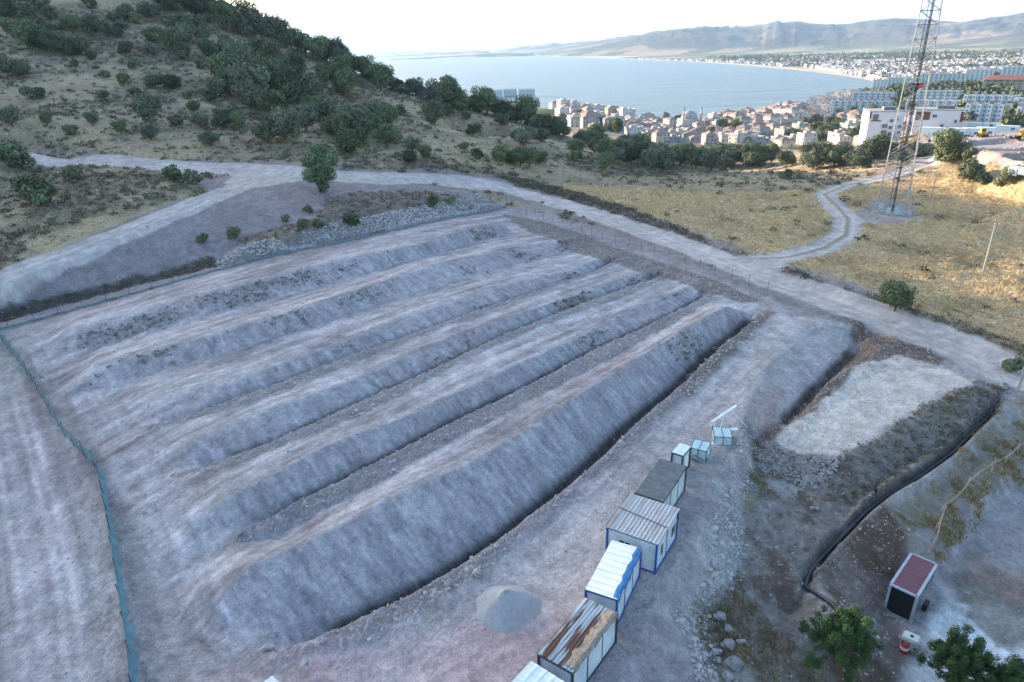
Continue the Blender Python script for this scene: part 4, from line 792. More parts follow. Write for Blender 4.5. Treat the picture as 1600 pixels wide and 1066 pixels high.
def corr(mb, x0, x1, y0, y1, z, amp, pitch, along='y', t=.03, slope=0, mi=0, sharp=True):
    """a corrugated sheet with thickness, ribs running along y (or x)"""
    L_ = (x1-x0) if along == 'y' else (y1-y0); n = max(2, int(round(L_/pitch))); prof = []
    for k in range(n):
        a = k*L_/n; d = L_/n
        if sharp: prof += [(a, 0), (a+d*.62, 0), (a+d*.70, amp), (a+d*.92, amp)]
        else: prof += [(a, 0), (a+d*.25, amp*.5), (a+d*.5, amp), (a+d*.75, amp*.5)]
    prof.append((L_, 0)); o = len(mb.V); m_ = len(prof)
    for zz in (0, -t):
        for e in (0, 1):
            for a, h in prof:
                if along == 'y': mb.V.append((x0+a, (y0, y1)[e], z+h+zz+slope*a))
                else: mb.V.append(((x0, x1)[e], y0+a, z+h+zz))
    for k in range(m_-1):
        for f in ((o+k, o+k+1, o+m_+k+1, o+m_+k), (o+2*m_+k+1, o+2*m_+k, o+3*m_+k, o+3*m_+k+1), (o+k, o+2*m_+k, o+2*m_+k+1, o+k+1), (o+m_+k+1, o+3*m_+k+1, o+3*m_+k, o+m_+k)): mb.F.append(f); mb.I.append(mi)
def quadframe(c, z):
    """near-left, near-right, far-right, far-left roof corners -> centre, heading, width, length"""
    A_, B_, C_, D__ = [atz(a, b, z) for a, b in c]; ly = ((D__-A_)+(C_-B_))/2; W_ = (np.linalg.norm((B_-A_)[:2])+np.linalg.norm((C_-D__)[:2]))/2; L_ = np.linalg.norm(ly[:2]); o = (A_+B_+C_+D__)/4
    return o, math.atan2(-ly[0], ly[1]), W_, L_
def container(c, h, label, frame, roofm, ribs, pitch, amp, zg=.12, wallm=M_WALL, name='site_container', seams=2, wins_end=(), wins_side=(), over=.05, grooves=True):
    o, rz, W_, L_ = quadframe(c, zg+h); e = empty(name, (o[0], o[1], zg), rz, label, 'container'); hw, hl = W_/2, L_/2
    b_ = MB(); b_.box(-hw+.05, -hl+.05, .08, hw-.05, hl-.05, h-.05)
    if grooves:
        for s in (-1, 1):
            for k in range(int(W_/.22)): xx = -hw+.12+k*.22; b_.box(xx, s*hl-.055, .12, xx+.14, s*hl-.035 if s > 0 else s*hl+.055, h-.1) if s > 0 else b_.box(xx, -hl+.03, .12, xx+.14, -hl+.052, h-.1)
            for k in range(int(L_/.22)):
                yy = -hl+.12+k*.22
                if s > 0: b_.box(hw-.052, yy, .12, hw-.03, yy+.14, h-.1)
                else: b_.box(-hw+.03, yy, .12, -hw+.052, yy+.14, h-.1)
    b_.build('wall', wallm, e)
    f = MB()
    for sx_ in (-1, 1):
        for sy_ in (-1, 1): f.box(sx_*hw-.07, sy_*hl-.07, 0, sx_*hw+.07, sy_*hl+.07, h)
        f.box(sx_*hw-.05, -hl+.08, h-.14, sx_*hw+.05, hl-.08, h-.002); f.box(sx_*hw-.05, -hl+.08, 0.01, sx_*hw+.05, hl-.08, .14)
        f.box(-hw+.08, sx_*hl-.05, h-.14, hw-.08, sx_*hl+.05, h-.002); f.box(-hw+.08, sx_*hl-.05, .01, hw-.08, sx_*hl+.05, .14)
    for k in range(seams): yy = -hl+L_*(k+1)/(seams+1); f.box(hw-.04, yy-.025, .15, hw+.012, yy+.025, h-.15)
    f.build('frame', frame, e)
    r_ = MB(); corr(r_, -hw-over, hw+over, -hl-over, hl+over, h+.03, amp, pitch, ribs); r_.build('roof', roofm, e)
    for (a, z0, w_, hh) in wins_end:
        q_ = MB(); q_.box(a-.05, -hl-.005, z0-.05, a+w_+.05, -hl+.045, z0+hh+.05); wf = q_.build('window', M_WHITE, e); MB().box(a, -hl-.015, z0, a+w_, -hl-.006, z0+hh).build('pane', M_GLASS, wf)
    for (a, z0, w_, hh) in wins_side:
        q_ = MB(); q_.box(hw-.045, a-.05, z0-.05, hw+.005, a+w_+.05, z0+hh+.05); wf = q_.build('window', M_WHITE, e); MB().box(hw+.006, a, z0, hw+.015, a+w_, z0+hh).build('pane', M_GLASS, wf)
    return e, hw, hl, h
e, hw, hl, h = container([(841,1023),(895,1050),(965,958),(913,935)], 2.6, 'white site container with heavily rusted corrugated roof', M_DK, M_RUST, 'y', .24, .045, over=.02)
# tan cloth draped on the rusty roof edge
def drape(name, parent_e, x0, y0, y1, z, wd, m, label, drop, seed, cat, nseg=26):
    g = random.Random(seed); V = []; F = []; nx = 7
    for j in range(nseg+1):
        yy = y0+(y1-y0)*j/nseg; wj = wd*(1+.25*math.sin(j*.9+seed)*math.sin(j*.23)+g.uniform(-.1, .1)); dj = drop*(.75+.6*math.sin(j*.8+1)*math.sin(j*.31)+g.uniform(-.12, .12))
        for i in range(nx):
            s = i/(nx-1); xx = x0-wj*(1-min(s/.7, 1)); zz = z+g.uniform(.02, .07)
            if s > .7: xx = x0+.06+g.uniform(0, .03); zz = z-dj*(s-.7)/.3
            V.append((xx, yy+g.uniform(-.03, .03), zz))
    o = len(V); V += [(a, b_, c-.02) for a, b_, c in V]
    for j in range(nseg):
        for i in range(nx-1): a = j*nx+i; F += [(a, a+1, a+nx+1, a+nx), (o+a+nx, o+a+nx+1, o+a+1, o+a)]
    T_ = meshobj(name, V, F, m, None, True); T_.location = parent_e.location; T_.rotation_euler = parent_e.rotation_euler; return tag(T_, label, cat)
drape('cloth', e, hw, -hl+.2, hl-.1, h+.10, .65, M_CLOTH, 'tan cloth sheet bunched along the rusty roof edge', .35, 3, 'cloth sheet')
e, hw, hl, h = container([(914,922),(966,936),(1001,857),(957,846)], 2.6, 'white site container with ragged blue tarp along its pale roof', M_BLUE, M_LIGHTR, 'x', .62, .03, over=.04)
drape('blue_tarp', e, hw, -hl, hl, h+.09, .30, M_TARP, 'ragged blue tarp hanging over the edge of a pale roof', .55, 4, 'tarp')
e, hw, hl, h = container([(950,823),(1026,850),(1060,797),(986,772)], 2.9, 'widest white site container with blue corner posts and antennas', M_BLUE, M_ZINC, 'y', .30, .035, over=.12, seams=1, wins_end=[(-1.0, 1.3, .42, .75), (-.5, 1.3, .42, .75)], wins_side=[(-1.4, 1.0, .5, .95), (1.0, 1.0, .5, .95), (1.6, 1.0, .3, .95)])
for yy, hh in ((-hl+.05, 1.9), (hl-.3, 2.6)): MB().tube((-hw-.15, yy, h-.4), (-hw-.15, yy, h+hh), .035).build('antenna_pole', M_STEEL, e)
MB().tube((-hw-.1, .2, h+.1), (hw+.1, -.35, h+.1), .03).build('roof_bar', M_DK, e); MB().tube((-hw-.12, -hl, h+.12), (-hw-.12, hl, h+.12), .03).build('roof_bar', varied('rust', (.20, .10, .06), (.12, .07, .05), 5), e)
e, hw, hl, h = container([(993,770),(1036,784),(1072,730),(1032,717)], 2.6, 'white site container under a dark grey ribbed roof', M_DK, M_GREYR, 'x', .22, .03, over=.03, seams=2)
e, hw, hl, h = container([(1050,707),(1067.5,712),(1079,698),(1063,693)], 2.3, 'small white toilet cabin at the end of the container row', M_DK, M_WHITE, 'y', .9, .02, over=.03, seams=0, name='toilet_cabin', grooves=False)
MB().box(hw-.02, -.4, .15, hw+.02, .4, 2.0).build('door', M_WHITE, e)
A_ = atz(830, 1034, 2.7); B_ = atz(884, 1068, 2.7); ax = (B_-A_)/np.linalg.norm(B_-A_); yv = np.array([-ax[1], ax[0], 0]); o = A_+ax*1.25-yv*3.0
_q = [A_-yv*6, A_-yv*6+ax*2.5, A_+ax*2.5, A_]
def unproj(p): d = p-np.array([0, 0, CAMH]); return (800+FPX*d.dot(Rv)/d.dot(Fv), 533-FPX*d.dot(Uv)/d.dot(Fv))
container([unproj(p) for p in _q], 2.58, 'white site container cut by the bottom edge below the rusty roof', M_BLUE, M_LIGHTR, 'y', .6, .03, over=.03)
A_ = atz(425, 1057, 2.7); yv = np.array([math.cos(R(230)), math.sin(R(230)), 0]); ax = np.array([-yv[1], yv[0], 0]); _q = [A_+yv*6, A_+yv*6+ax*2.4, A_+ax*2.4, A_]
container([unproj(p) for p in _q], 2.58, 'white roof corner of a container peeking in at the bottom edge', M_BLUE, M_LIGHTR, 'y', .6, .03, over=.03)
# open steel tanks and the tarp bundle
def tank(c, z, hh, label):
    o, rz, W_, L_ = quadframe(c, z); e = empty('steel_tank', (o[0], o[1], z-hh), rz, label, 'tank', 'steel box tanks'); hw, hl = W_/2, L_/2
    MB().box(-hw, -hl, .05, hw, hl, hh).build('body', M_TANK, e); f = MB()
    f.box(-.02, -hl-.02, hh, .02, hl+.02, hh+.04); 
    for s in (-1, 1): f.box(s*hw-.03, -hl-.03, 0, s*hw+.03, -hl+.03, hh+.03); f.box(s*hw-.03, hl-.03, 0, s*hw+.03, hl+.03, hh+.03); f.box(s*hw-.03, -hl+.04, hh-.03, s*hw+.03, hl-.04, hh+.03); f.box(-hw+.04, s*hl-.03, hh-.03, hw-.04, s*hl+.03, hh+.028)
    f.box(-.03, -hl-.03, .05, .03, -hl, hh-.01); f.build('rim', M_DK, e)
tank([(1078.7,699),(1103.5,706.7),(1111,691.6),(1085.5,685.7)], 1.25, 1.15, 'pale steel tank between the toilet cabin and the white beam')
tank([(1116,683),(1145,684),(1139.5,667.7),(1114,667.3)], 1.0, .9, 'pale steel tank standing under the end of the white beam')
g = random.Random(2); bm_ = bmesh.new(); bmesh.ops.create_icosphere(bm_, subdivisions=3, radius=1)
for v in bm_.verts: n_ = v.co.normalized(); s_ = 1+.22*math.sin(5*n_.x+3*n_.z)+.15*math.sin(9*n_.y+2); v.co = Vector((n_.x*1.1*s_, n_.y*.7*s_, max(n_.z, -.2)*.45*s_))
me = bpy.data.meshes.new('tarp_bundle'); bm_.to_mesh(me); bm_.free(); me.materials.append(varied('grey_tarp', (.22, .24, .26), (.15, .16, .18), 3, .6, bump=.4)); tb = bpy.data.objects.new('tarp_bundle', me); COL.objects.link(tb); tb.location = atz(1090, 716, .15); tb.rotation_euler = (0, 0, -.4); tag(tb, 'grey tarp bundle lying in front of the first steel tank', 'tarp bundle')
# raised white beam on two props
e = empty('white_beam_rack', atz(1117, 693, .12), 0, 'white steel beam raised on slanting props beside the tanks', 'steel rack')
p0 = np.array(e.location); a_ = atz(1114, 661, 2.3)-p0; b2 = atz(1150, 637, 3.1)-p0; dv = (b2-a_)/np.linalg.norm(b2-a_); sd_ = np.cross(dv, (0, 0, 1)); sd_ /= np.linalg.norm(sd_)
bb = MB(); 
for s, z_ in ((-.16, 0), (.0, .14)):
    c8 = [a_+sd_*(s-.12)+(0, 0, z_), a_+sd_*(s+.12)+(0, 0, z_), b2+sd_*(s+.12)+(0, 0, z_), b2+sd_*(s-.12)+(0, 0, z_)]; bb.quad(c8[::-1]); bb.quad([p+np.array((0, 0, .12)) for p in c8]); 
    for k in range(4): bb.quad([c8[k], c8[(k+1) % 4], c8[(k+1) % 4]+np.array((0, 0, .12)), c8[k]+np.array((0, 0, .12))])
bb.build('beam', M_WHITE, e)
f1 = atz(1117, 693, .15)-p0; f2 = atz(1146, 671, .15)-p0; f3 = atz(1168, 668, .15)-p0
for f_, t_ in ((f1, a_+dv*.2), (f2, b2-dv*.9), (f3, b2-dv*.6), (f1+(.1, .1, 0), a_+dv*1.6)): MB().tube(f_, t_, .045).build('prop', M_WHITE, e)
for f_ in (f1, f2): MB().box(f_[0]-.45, f_[1]-.25, f_[2]-.03, f_[0]+.45, f_[1]+.25, f_[2]+.06).build('base_plate', M_WHITE, e)
# heap of gravel
V = []; F = []; NR, NA = 26, 64; hc = atz(790, 948, .2)
for j in range(NR+1):
    s = j/NR
    for k in range(NA):
        t = 6.2832*k/NA; rx = (2.5+.12*math.sin(3*t+1)+.08*math.sin(7*t))*s; xx, yy = rx*math.cos(t)*1.02, rx*math.sin(t)*.95
        z_ = 1.7*(1-s)**.95 if s > .12 else 1.7*(1-.12)**.95+.06*(1-s/.12)
        V.append((xx, yy, z_*(1+.06*math.sin(2*t+.5))+.03*float(noise(np.array([xx*2.5]), np.array([yy*2.5]), 4)[0])-.08))
for j in range(NR):
    for k in range(NA): F.append((j*NA+k, (j+1)*NA+k, (j+1)*NA+(k+1) % NA, j*NA+(k+1) % NA))
gh = meshobj('gravel_heap', V, F, varied('fine_gravel', (.30, .31, .325), (.37, .375, .38), 3, .95, bump=.5, bscale=30), None, True); gh.location = hc; tag(gh, 'cone of pale grey gravel on the pinkish earth platform', 'gravel heap')
# boulders that stand out
def boulder(px, py, s, label, c=(.36, .33, .31)):
    p = P(px, py); bm_ = bmesh.new(); bmesh.ops.create_icosphere(bm_, subdivisions=3, radius=s)
    g_ = random.Random(px); ph = [g_.uniform(0, 6) for _ in range(6)]; sx_, sy_, sz_ = g_.uniform(.8, 1.3), g_.uniform(.7, 1.0), g_.uniform(.55, .8)
    for v in bm_.verts:
        n_ = v.co.normalized(); q_ = 1+.16*math.sin(3*n_.x+ph[0])+.13*math.sin(4*n_.y+ph[1])+.1*math.sin(6*n_.z+5*n_.x+ph[2]); v.co = Vector((n_.x*s*sx_*q_, n_.y*s*sy_*q_, n_.z*s*sz_*q_))
    me = bpy.data.meshes.new('boulder'); bm_.to_mesh(me); bm_.free(); me.materials.append(M_BOULD); o = bpy.data.objects.new('boulder', me); COL.objects.link(o); o.location = (p[0], p[1], p[2]+s*.25); tag(o, label, 'boulder')
M_BOULD = varied('pale_boulder', (.36, .33, .31), (.22, .20, .19), 1.6, .9, bump=.5, bscale=6, rnd=.15)
for a in ((182,239,.75,'pale boulder on the upper verge of the road, left of the other'), (307,250,.8,'pale boulder on the upper verge nearer the road fork'), (745,897,.42,'round boulder beside the gravel heap at the trench berm'), (421,1014,.38,'boulder at the lower left end of the big trench'), (1124,965,.5,'boulder at the top of the stone spill at the bottom'), (1136,1010,.55,'grey boulder in the middle of the bottom stone spill'), (1145,1040,.62,'largest pale boulder of the bottom stone spill'), (1120,1020,.35,'small pale boulder left in the bottom stone spill'), (1137,1060,.5,'boulder cut by the bottom edge in the stone spill'), (1270,795,.25,'left one of two pale stones on the lower ground'), (1277,796,.22,'right one of two pale stones on the lower ground'), (1138,985,.4,'brownish boulder in the upper part of the stone spill'), (1158,1005,.3,'small boulder on the right of the stone spill')): boulder(*a)

# ---------------------------------------------------------------- fences
def samp(poly, step):
    W = np.array([P(*p) for p in poly]); W2 = resample(W, .4); L_ = np.concatenate([[0], np.cumsum(np.linalg.norm(np.diff(W2[:, :2], axis=0), axis=1))]); n = int(L_[-1]/step); out = []
    for k in range(n+1): s = k*L_[-1]/n; X_ = np.interp(s, L_, W2[:, 0]); Y_ = np.interp(s, L_, W2[:, 1]); out.append(np.array([X_, Y_, ht(X_, Y_)]))
    return out
M_NET = varied('teal_shade_net', (.17, .28, .31), (.10, .18, .21), 1.5, .8, detail=8, bump=.4, bscale=3)
M_POST = varied('fence_post_steel', (.045, .06, .075), (.09, .085, .08), 4, .6)
def fence(name, base, step, hh, label, cat='fence', net=None, wires=(.3, .9, 1.5), post_r=.035, lean=0):
    q_ = samp(base, step); o = q_[0]; e = empty(name, o, 0, label, cat)
    for p in q_: MB().tube(p-o-(0, 0, .1), p-o+np.array([random.gauss(0, .04), random.gauss(0, .04), hh]), post_r).build('post', M_POST, e)
    if wires:
        wm = MB()
        for a, b_ in zip(q_[:-1], q_[1:]):
            for z_ in wires: wm.tube(a-o+(0, 0, z_), b_-o+(0, 0, z_), .006, n=3, cap=False)
        wm.build('wire', M_STEEL, e)
    if net:
        f_ = samp(base, .35); V = []; F = []; nz_ = 5; g = random.Random(4)
        for k, p in enumerate(f_):
            sag = .10*math.sin(k*.35*3.14159/step)**2; T_ = f_[min(k+1, len(f_)-1)]-f_[max(k-1, 0)]; nn = np.array([T_[1], -T_[0], 0]); nn /= np.linalg.norm(nn)+1e-9
            for i in range(nz_):
                s = i/(nz_-1); out = .07*math.sin(k*.8+i)*(1-s) + (-net[1]*g.uniform(.5, 1.3) if i == 0 else 0)
                V.append(tuple(p-o+nn*out+np.array([0, 0, .04+(net[0]-sag)*s])))
        n0 = len(V)
        for k in range(len(f_)-1):
            for i in range(nz_-1): a = k*nz_+i; F.append((a, a+nz_, a+nz_+1, a+1))
        nt_ = meshobj('shade_net', V, F, M_NET, e, True)
    return e
fence('net_fence', [(-40,500),(0,529),(20,553),(51,597),(84,654),(105,688),(130,712),(155,737),(165,790),(175,841),(186,909),(196,969),(206,1027),(211,1080),(216,1150)], 3.1, 1.9, 'teal shade-net fence running down the left side of the earthworks', net=(1.75, .35), wires=())
fence('long_fence', [(-30,523),(0,516),(110,487),(209,460),(330,426),(430,400),(540,379),(650,353),(740,335),(790,325)], 3.4, 1.9, 'long wire fence with teal skirt between ditch and top bank', net=(.38, .12))
fence('roadside_fence', [(823,334),(861,347),(899,360),(939,375),(981,386),(1025,401),(1073,414),(1121,431),(1173,448),(1199,456)], 3.6, 1.9, 'open wire fence with thin posts along the gravel road', wires=(.5, 1.3))
e = None; q_ = samp([(1640,668),(1600,704),(1555,733),(1533,745),(1514,759),(1492,781),(1469,800),(1453,858)], 2.6); o = q_[0]; e = empty('timber_fence', o, 0, 'leaning timber fence along the dry grass above the yard', 'fence'); tp = []
for p in q_:
    t_ = p-o+np.array([.35+random.gauss(0, .12), .1+random.gauss(0, .15), 1.35]); MB().tube(p-o-(0, 0, .1), t_, .09, .07).build('post', M_WOOD, e); tp.append(t_)
for a, b_ in zip(tp[:-1], tp[1:]): MB().tube(a*.8+np.array([0, 0, 0]) if 0 else a-(0, 0, .35), b_-(0, 0, .45), .055).build('rail', M_WOOD, e)
for px, py, hh, lb in ((1453,318,8.5,'slim grey utility pole in golden grass right of the tower'), (1536,425,8.6,'slim grey utility pole in the shaded half of the field'), (1590,612,5.6,'utility pole at the right edge beside the pipe trench')):
    p = P(px, py); e = empty('utility_pole', p, 0, lb, 'pole'); MB().tube((0, 0, -.2), (0, 0, hh), .16, .09, 8).build('shaft', M_CONC, e); MB().box(-.5, -.04, hh-.5, .5, .04, hh-.42).build('crossarm', M_STEEL, e)
p = P(792, 324); e = empty('gate_post', p, 0, 'thicker post where the two wire fences meet by the road', 'post'); MB().tube((0, 0, -.1), (0, 0, 2.3), .07, n=8).build('shaft', M_POST, e); MB().tube((0, 0, 2.3), (0, 0, 2.36), .09, n=8).build('cap', M_POST, e)
# black pipe in the trench
W = FT['TR']; W = resample(W, .5); V = MB()
pts = [np.array([a[0], a[1], ht(a[0], a[1])+.16]) for a in W]
for _ in range(3): pts = [pts[0]]+[(pts[k-1]+pts[k]*2+pts[k+1])/4 for k in range(1, len(pts)-1)]+[pts[-1]]
for a, b_ in zip(pts[:-1], pts[1:]): V.tube(a, b_, .19, n=10, cap=False)
tag(V.build('pipe', M_BLK, None, True), 'black plastic pipe laid along the curved trench', 'pipe')
p = P(1372, 778); MB_ = MB().tube((p[0]-.1, p[1]+.2, p[2]-.2), (p[0]-.25, p[1]+.5, p[2]+1.6), .15, n=10); tag(MB_.build('riser_pipe', M_BLK, None, True), 'short black riser pipe sticking up from the trench', 'pipe')
p = P(1570, 606); tag(MB().lathe([(0, 0), (.4, 0), (.4, .5), (.34, .5), (.34, .15), (0, .15)], 16, c=tuple(p)).build('manhole_ring', M_CONC), 'grey concrete manhole ring at the top end of the trench', 'manhole')

# ---------------------------------------------------------------- lower yard
o, rz, W_, L_ = quadframe([(1392,914.5),(1433,931),(1465,881),(1423,866)], -2.9); hw, hl = W_/2, L_/2; h = 2.7; e = empty('cabin', (o[0], o[1], -5.6), rz, 'grey cabin with burgundy striped roof and black front panel', 'cabin')
M_CAB = varied('cabin_grey', (.22, .25, .28), (.17, .19, .22), 2, .5); M_RIM = varied('cabin_rim', (.38, .42, .46), (.30, .33, .37), 3, .5); M_BURG = varied('burgundy_sheet', (.17, .065, .085), (.12, .05, .065), 2, .5)
MB().box(-hw+.06, -hl+.06, 0, hw-.06, hl-.06, h-.1).build('wall', M_CAB, e); f = MB()
for sx_ in (-1, 1):
    for sy_ in (-1, 1): f.box(sx_*hw-.09, sy_*hl-.09, 0, sx_*hw+.09, sy_*hl+.09, h)
    f.box(sx_*hw-.10, -hl+.1, h-.1, sx_*hw+.10, hl-.1, h+.06); f.box(-hw+.11, sx_*hl-.08, h-.1, hw-.11, sx_*hl+.08, h+.058)
f.box(-hw+.1, -hl-.06, 0, hw-.1, -hl+.06, .12); f.build('frame', M_RIM, e)
r_ = MB(); n_ = 11; yy = -hl+.1; dy = (2*hl-.2)/n_
for k in range(n_): r_.box(-hw+.11, yy+k*dy+.015, h-.08, hw-.11, yy+(k+1)*dy-.015, h+.045)
r_.box(-hw+.115, -hl+.09, h-.08, hw-.115, hl-.09, h-.0); r_.build('roof', M_BURG, e)
MB().box(-hw+.12, -hl-.01, .15, hw-.12, -hl+.058, h-.15).build('front_panel', mat('black_panel', (.012, .016, .02), .3, 0, .5), e)
ac = MB().box(hw+.25, -.9, .35, hw+.6, -.1, .95).build('air_conditioner', M_BLK, e); MB().box(hw+.05, -.8, .3, hw+.58, -.75, .345).build('bracket', M_STEEL, ac)
wn = MB().box(hw-.07, .3, 1.1, hw-.02, 1.5, 2.0).build('window', M_RIM, e); MB().box(hw-.018, .38, 1.18, hw-.01, 1.42, 1.92).build('pane', M_GLASS, wn)
V = [(-hw-.75, -hl+.3, 0), (-hw-.08, -hl+.3, 0), (-hw-.08, -hl+.3, .75), (-hw-.75, -hl+1.2, 0), (-hw-.08, -hl+1.2, 0), (-hw-.08, -hl+1.2, .75)]; meshobj('step_wedge', V, [(0, 1, 2), (5, 4, 3), (0, 2, 5, 3), (1, 4, 5, 2), (0, 3, 4, 1)], M_WHITE, e)
# water tank in a cage
p = P(1420, 1012); e = empty('water_tank', (p[0], p[1], p[2]-.02), rz+.1, 'white plastic water tank in a wire cage on a pallet', 'water tank'); bm_ = bmesh.new(); bmesh.ops.create_cube(bm_, size=1); bmesh.ops.scale(bm_, vec=(1.2, 1.0, 1.0), verts=bm_.verts); bmesh.ops.bevel(bm_, geom=bm_.edges[:], offset=.12, segments=3, affect='EDGES'); bmesh.ops.translate(bm_, vec=(0, 0, .68), verts=bm_.verts); me = bpy.data.meshes.new('tank_body'); bm_.to_mesh(me); bm_.free(); me.materials.append(varied('milky_plastic', (.62, .65, .62), (.50, .53, .50), 2, .45)); tk = bpy.data.objects.new('tank_body', me); COL.objects.link(tk); tk.parent = e
f = MB()
for k in range(7):
    a_ = -.62+1.24*k/6; f.tube((a_, -.53, .15), (a_, -.53, 1.2), .014, n=4); f.tube((a_, .53, .15), (a_, .53, 1.2), .014, n=4); b_ = -.52+1.04*k/6; f.tube((-.63, b_, .15), (-.63, b_, 1.2), .014, n=4); f.tube((.63, b_, .15), (.63, b_, 1.2), .014, n=4)
for z_ in (.3, .6, .9, 1.2):
    for s in (-1, 1): f.tube((-.63, s*.53, z_), (.63, s*.53, z_), .014, n=4); f.tube((s*.63, -.53, z_), (s*.63, .53, z_), .014, n=4)
f.build('cage', M_STEEL, e); MB().lathe([(.0, 1.24), (.12, 1.24), (.12, 1.17)], 16).build('cap', M_BLK, e); g_ = MB()
for k in range(5): g_.box(-.6, -.5+k*.22, .08, .6, -.38+k*.22, .14)
for k in range(3): g_.box(-.6+k*.54, -.5, 0, -.5+k*.54, .5, .08)
g_.build('pallet', M_WOOD, e)
p = P(1411.5, 1018); e = empty('oil_drum', p, 0, 'open red steel drum with a white band beside the water tank', 'drum'); MB().lathe([(.0, .03), (.29, .03), (.29, 0), (.30, .0), (.30, .28), (.312, .30), (.30, .32)], 20).build('lower_shell', M_REDP, e, True); MB().lathe([(.30, .32), (.30, .58)], 20).build('white_band', M_WHITE, e, True); MB().lathe([(.30, .58), (.312, .60), (.30, .62), (.30, .88), (.285, .88), (.285, .1)], 20).build('upper_shell', M_REDP, e, True)
p = P(1500, 1022); bm_ = bmesh.new(); bmesh.ops.create_grid(bm_, x_segments=14, y_segments=10, size=1)
for v in bm_.verts: v.co = Vector((v.co.x*1.1, v.co.y*.7, .55*max(0, 1-(abs(v.co.x)**3+abs(v.co.y)**3)*.6)+.05*math.sin(7*v.co.x+4*v.co.y)))
bmesh.ops.solidify(bm_, geom=bm_.faces[:], thickness=.03); me = bpy.data.meshes.new('plastic_sheet'); bm_.to_mesh(me); bm_.free(); me.materials.append(M_BLK); o_ = bpy.data.objects.new('plastic_sheet', me); COL.objects.link(o_); o_.location = p; o_.rotation_euler = (0, 0, -.5); tag(o_, 'crumpled black plastic cover lying in the lower yard', 'plastic cover')
for px, py, a_, lb in ((1402,970,.6,'short weathered plank lying against the cabin corner'), (1385,962,-.3,'weathered plank on the rubble left of the cabin'), (1440,1030,.9,'plank lying between the drum and the black cover')):
    p = P(px, py); tag(MB().box(-.8, -.09, 0.02, .8, .09, .07, T=Matrix.Translation(p) @ Matrix.Rotation(a_, 4, 'Z') @ Matrix.Rotation(.06, 4, 'Y')).build('plank', M_WOOD), lb, 'plank')

# ---------------------------------------------------------------- lattice tower
tb = P(1392, 331); TWz = tb[2]; e = empty('lattice_tower', (tb[0], tb[1], TWz), R(-28), 'tall four-legged lattice mast rising out of the picture in the dry field', 'tower')
HT_ = 66.; 
def tw(z): return 3.15-(3.15-1.25)*min(z/62., 1)
for sx_, sy_ in ((-1, -1), (1, -1), (1, 1), (-1, 1)):
    lg = MB(); lg.tube((sx_*3.15, sy_*3.15, -.2), (sx_*tw(HT_), sy_*tw(HT_), HT_), .13, .08, 6); lg.box(sx_*3.15-.45, sy_*3.15-.45, -.5, sx_*3.15+.45, sy_*3.15+.45, .35); lg.build('leg', M_STEEL, e)
br = MB(); z = .4; cs = ((-1, -1), (1, -1), (1, 1), (-1, 1)); k = 0
while z < HT_-3:
    dz_ = max(2.2, tw(z)*1.45); z2 = z+dz_; a1, a2 = tw(z), tw(z2)
    for i in range(4):
        c1, c2 = cs[i], cs[(i+1) % 4]; br.tube((c1[0]*a1, c1[1]*a1, z), (c2[0]*a2, c2[1]*a2, z2), .055, n=4); br.tube((c2[0]*a1, c2[1]*a1, z), (c1[0]*a2, c1[1]*a2, z2), .055, n=4); br.tube((c1[0]*a2, c1[1]*a2, z2), (c2[0]*a2, c2[1]*a2, z2), .05, n=4)
        if k < 6: am = (a1+a2)/2; mx_ = ((c1[0]+c2[0])*am/2, (c1[1]+c2[1])*am/2, (z+z2)/2); br.tube(mx_, (c1[0]*am, c1[1]*am, (z+z2)/2), .04, n=4); br.tube(mx_, (c2[0]*am, c2[1]*am, (z+z2)/2), .04, n=4)
    z = z2; k += 1
br.build('bracing', M_STEEL, e)
ld = MB(); ld.box(-.62, -.08, 0, -.50, .08, HT_); ld.box(.0, -.08, 0, .12, .08, HT_)
for k in range(int(HT_/.45)): ld.box(-.5, -.02, .3+k*.45, 0, .02, .34+k*.45)
for s in (.2, .27, .34, .41, .48): ld.tube((s, .0, 0), (s, 0, HT_), .032, n=5, cap=False)
ld.build('cable_ladder', M_DK, e)
for z_ in (20, 38, 52): MB().box(-tw(z_)-.3, -tw(z_)-.3, z_, tw(z_)+.3, -tw(z_)+.15, z_+.08).box(-tw(z_)-.3, tw(z_)-.15, z_, tw(z_)+.3, tw(z_)+.3, z_+.08).box(-tw(z_)-.3, -tw(z_)+.16, z_, -tw(z_)+.2, tw(z_)-.16, z_+.08).build('platform', M_STEEL, e)
an = MB(); an.lathe([(0, 0), (.25, .05), (.5, .18), (.55, .3), (.5, .3), (0, .1)], 16); o_ = an.build('dish_antenna', M_WHITE, e, True); o_.location = (-2.0, -2.3, 22.5); o_.rotation_euler = (R(80), 0, R(20))
fl = MB(); V = []; F = []
for i in range(9):
    for j in range(5): V.append((.2+i*.15, .12*math.sin(i*.9+j*.3), 28.0+j*.24-i*.03))
for i in range(8):
    for j in range(4): a = i*5+j; F.append((a, a+5, a+6, a+1))
flag = meshobj('flag', V, F, mat('flag_red', (.50, .05, .06), .8), None, True); flag.location = e.location; flag.rotation_euler = e.rotation_euler; tag(flag, 'red flag flying halfway up the lattice mast', 'flag')
pd = empty('tower_pad', (tb[0], tb[1], TWz-.12), R(-28), 'concrete pad with low kerb under the lattice mast', 'concrete pad'); MB().box(-4.4, -4.4, -.3, 4.4, 4.4, .2).build('slab', M_CONC, pd); MB().box(-4.5, -4.5, -.3, 4.5, -4.41, .35).box(-4.5, 4.41, -.3, 4.5, 4.5, .35).build('kerb', M_CONC, pd)
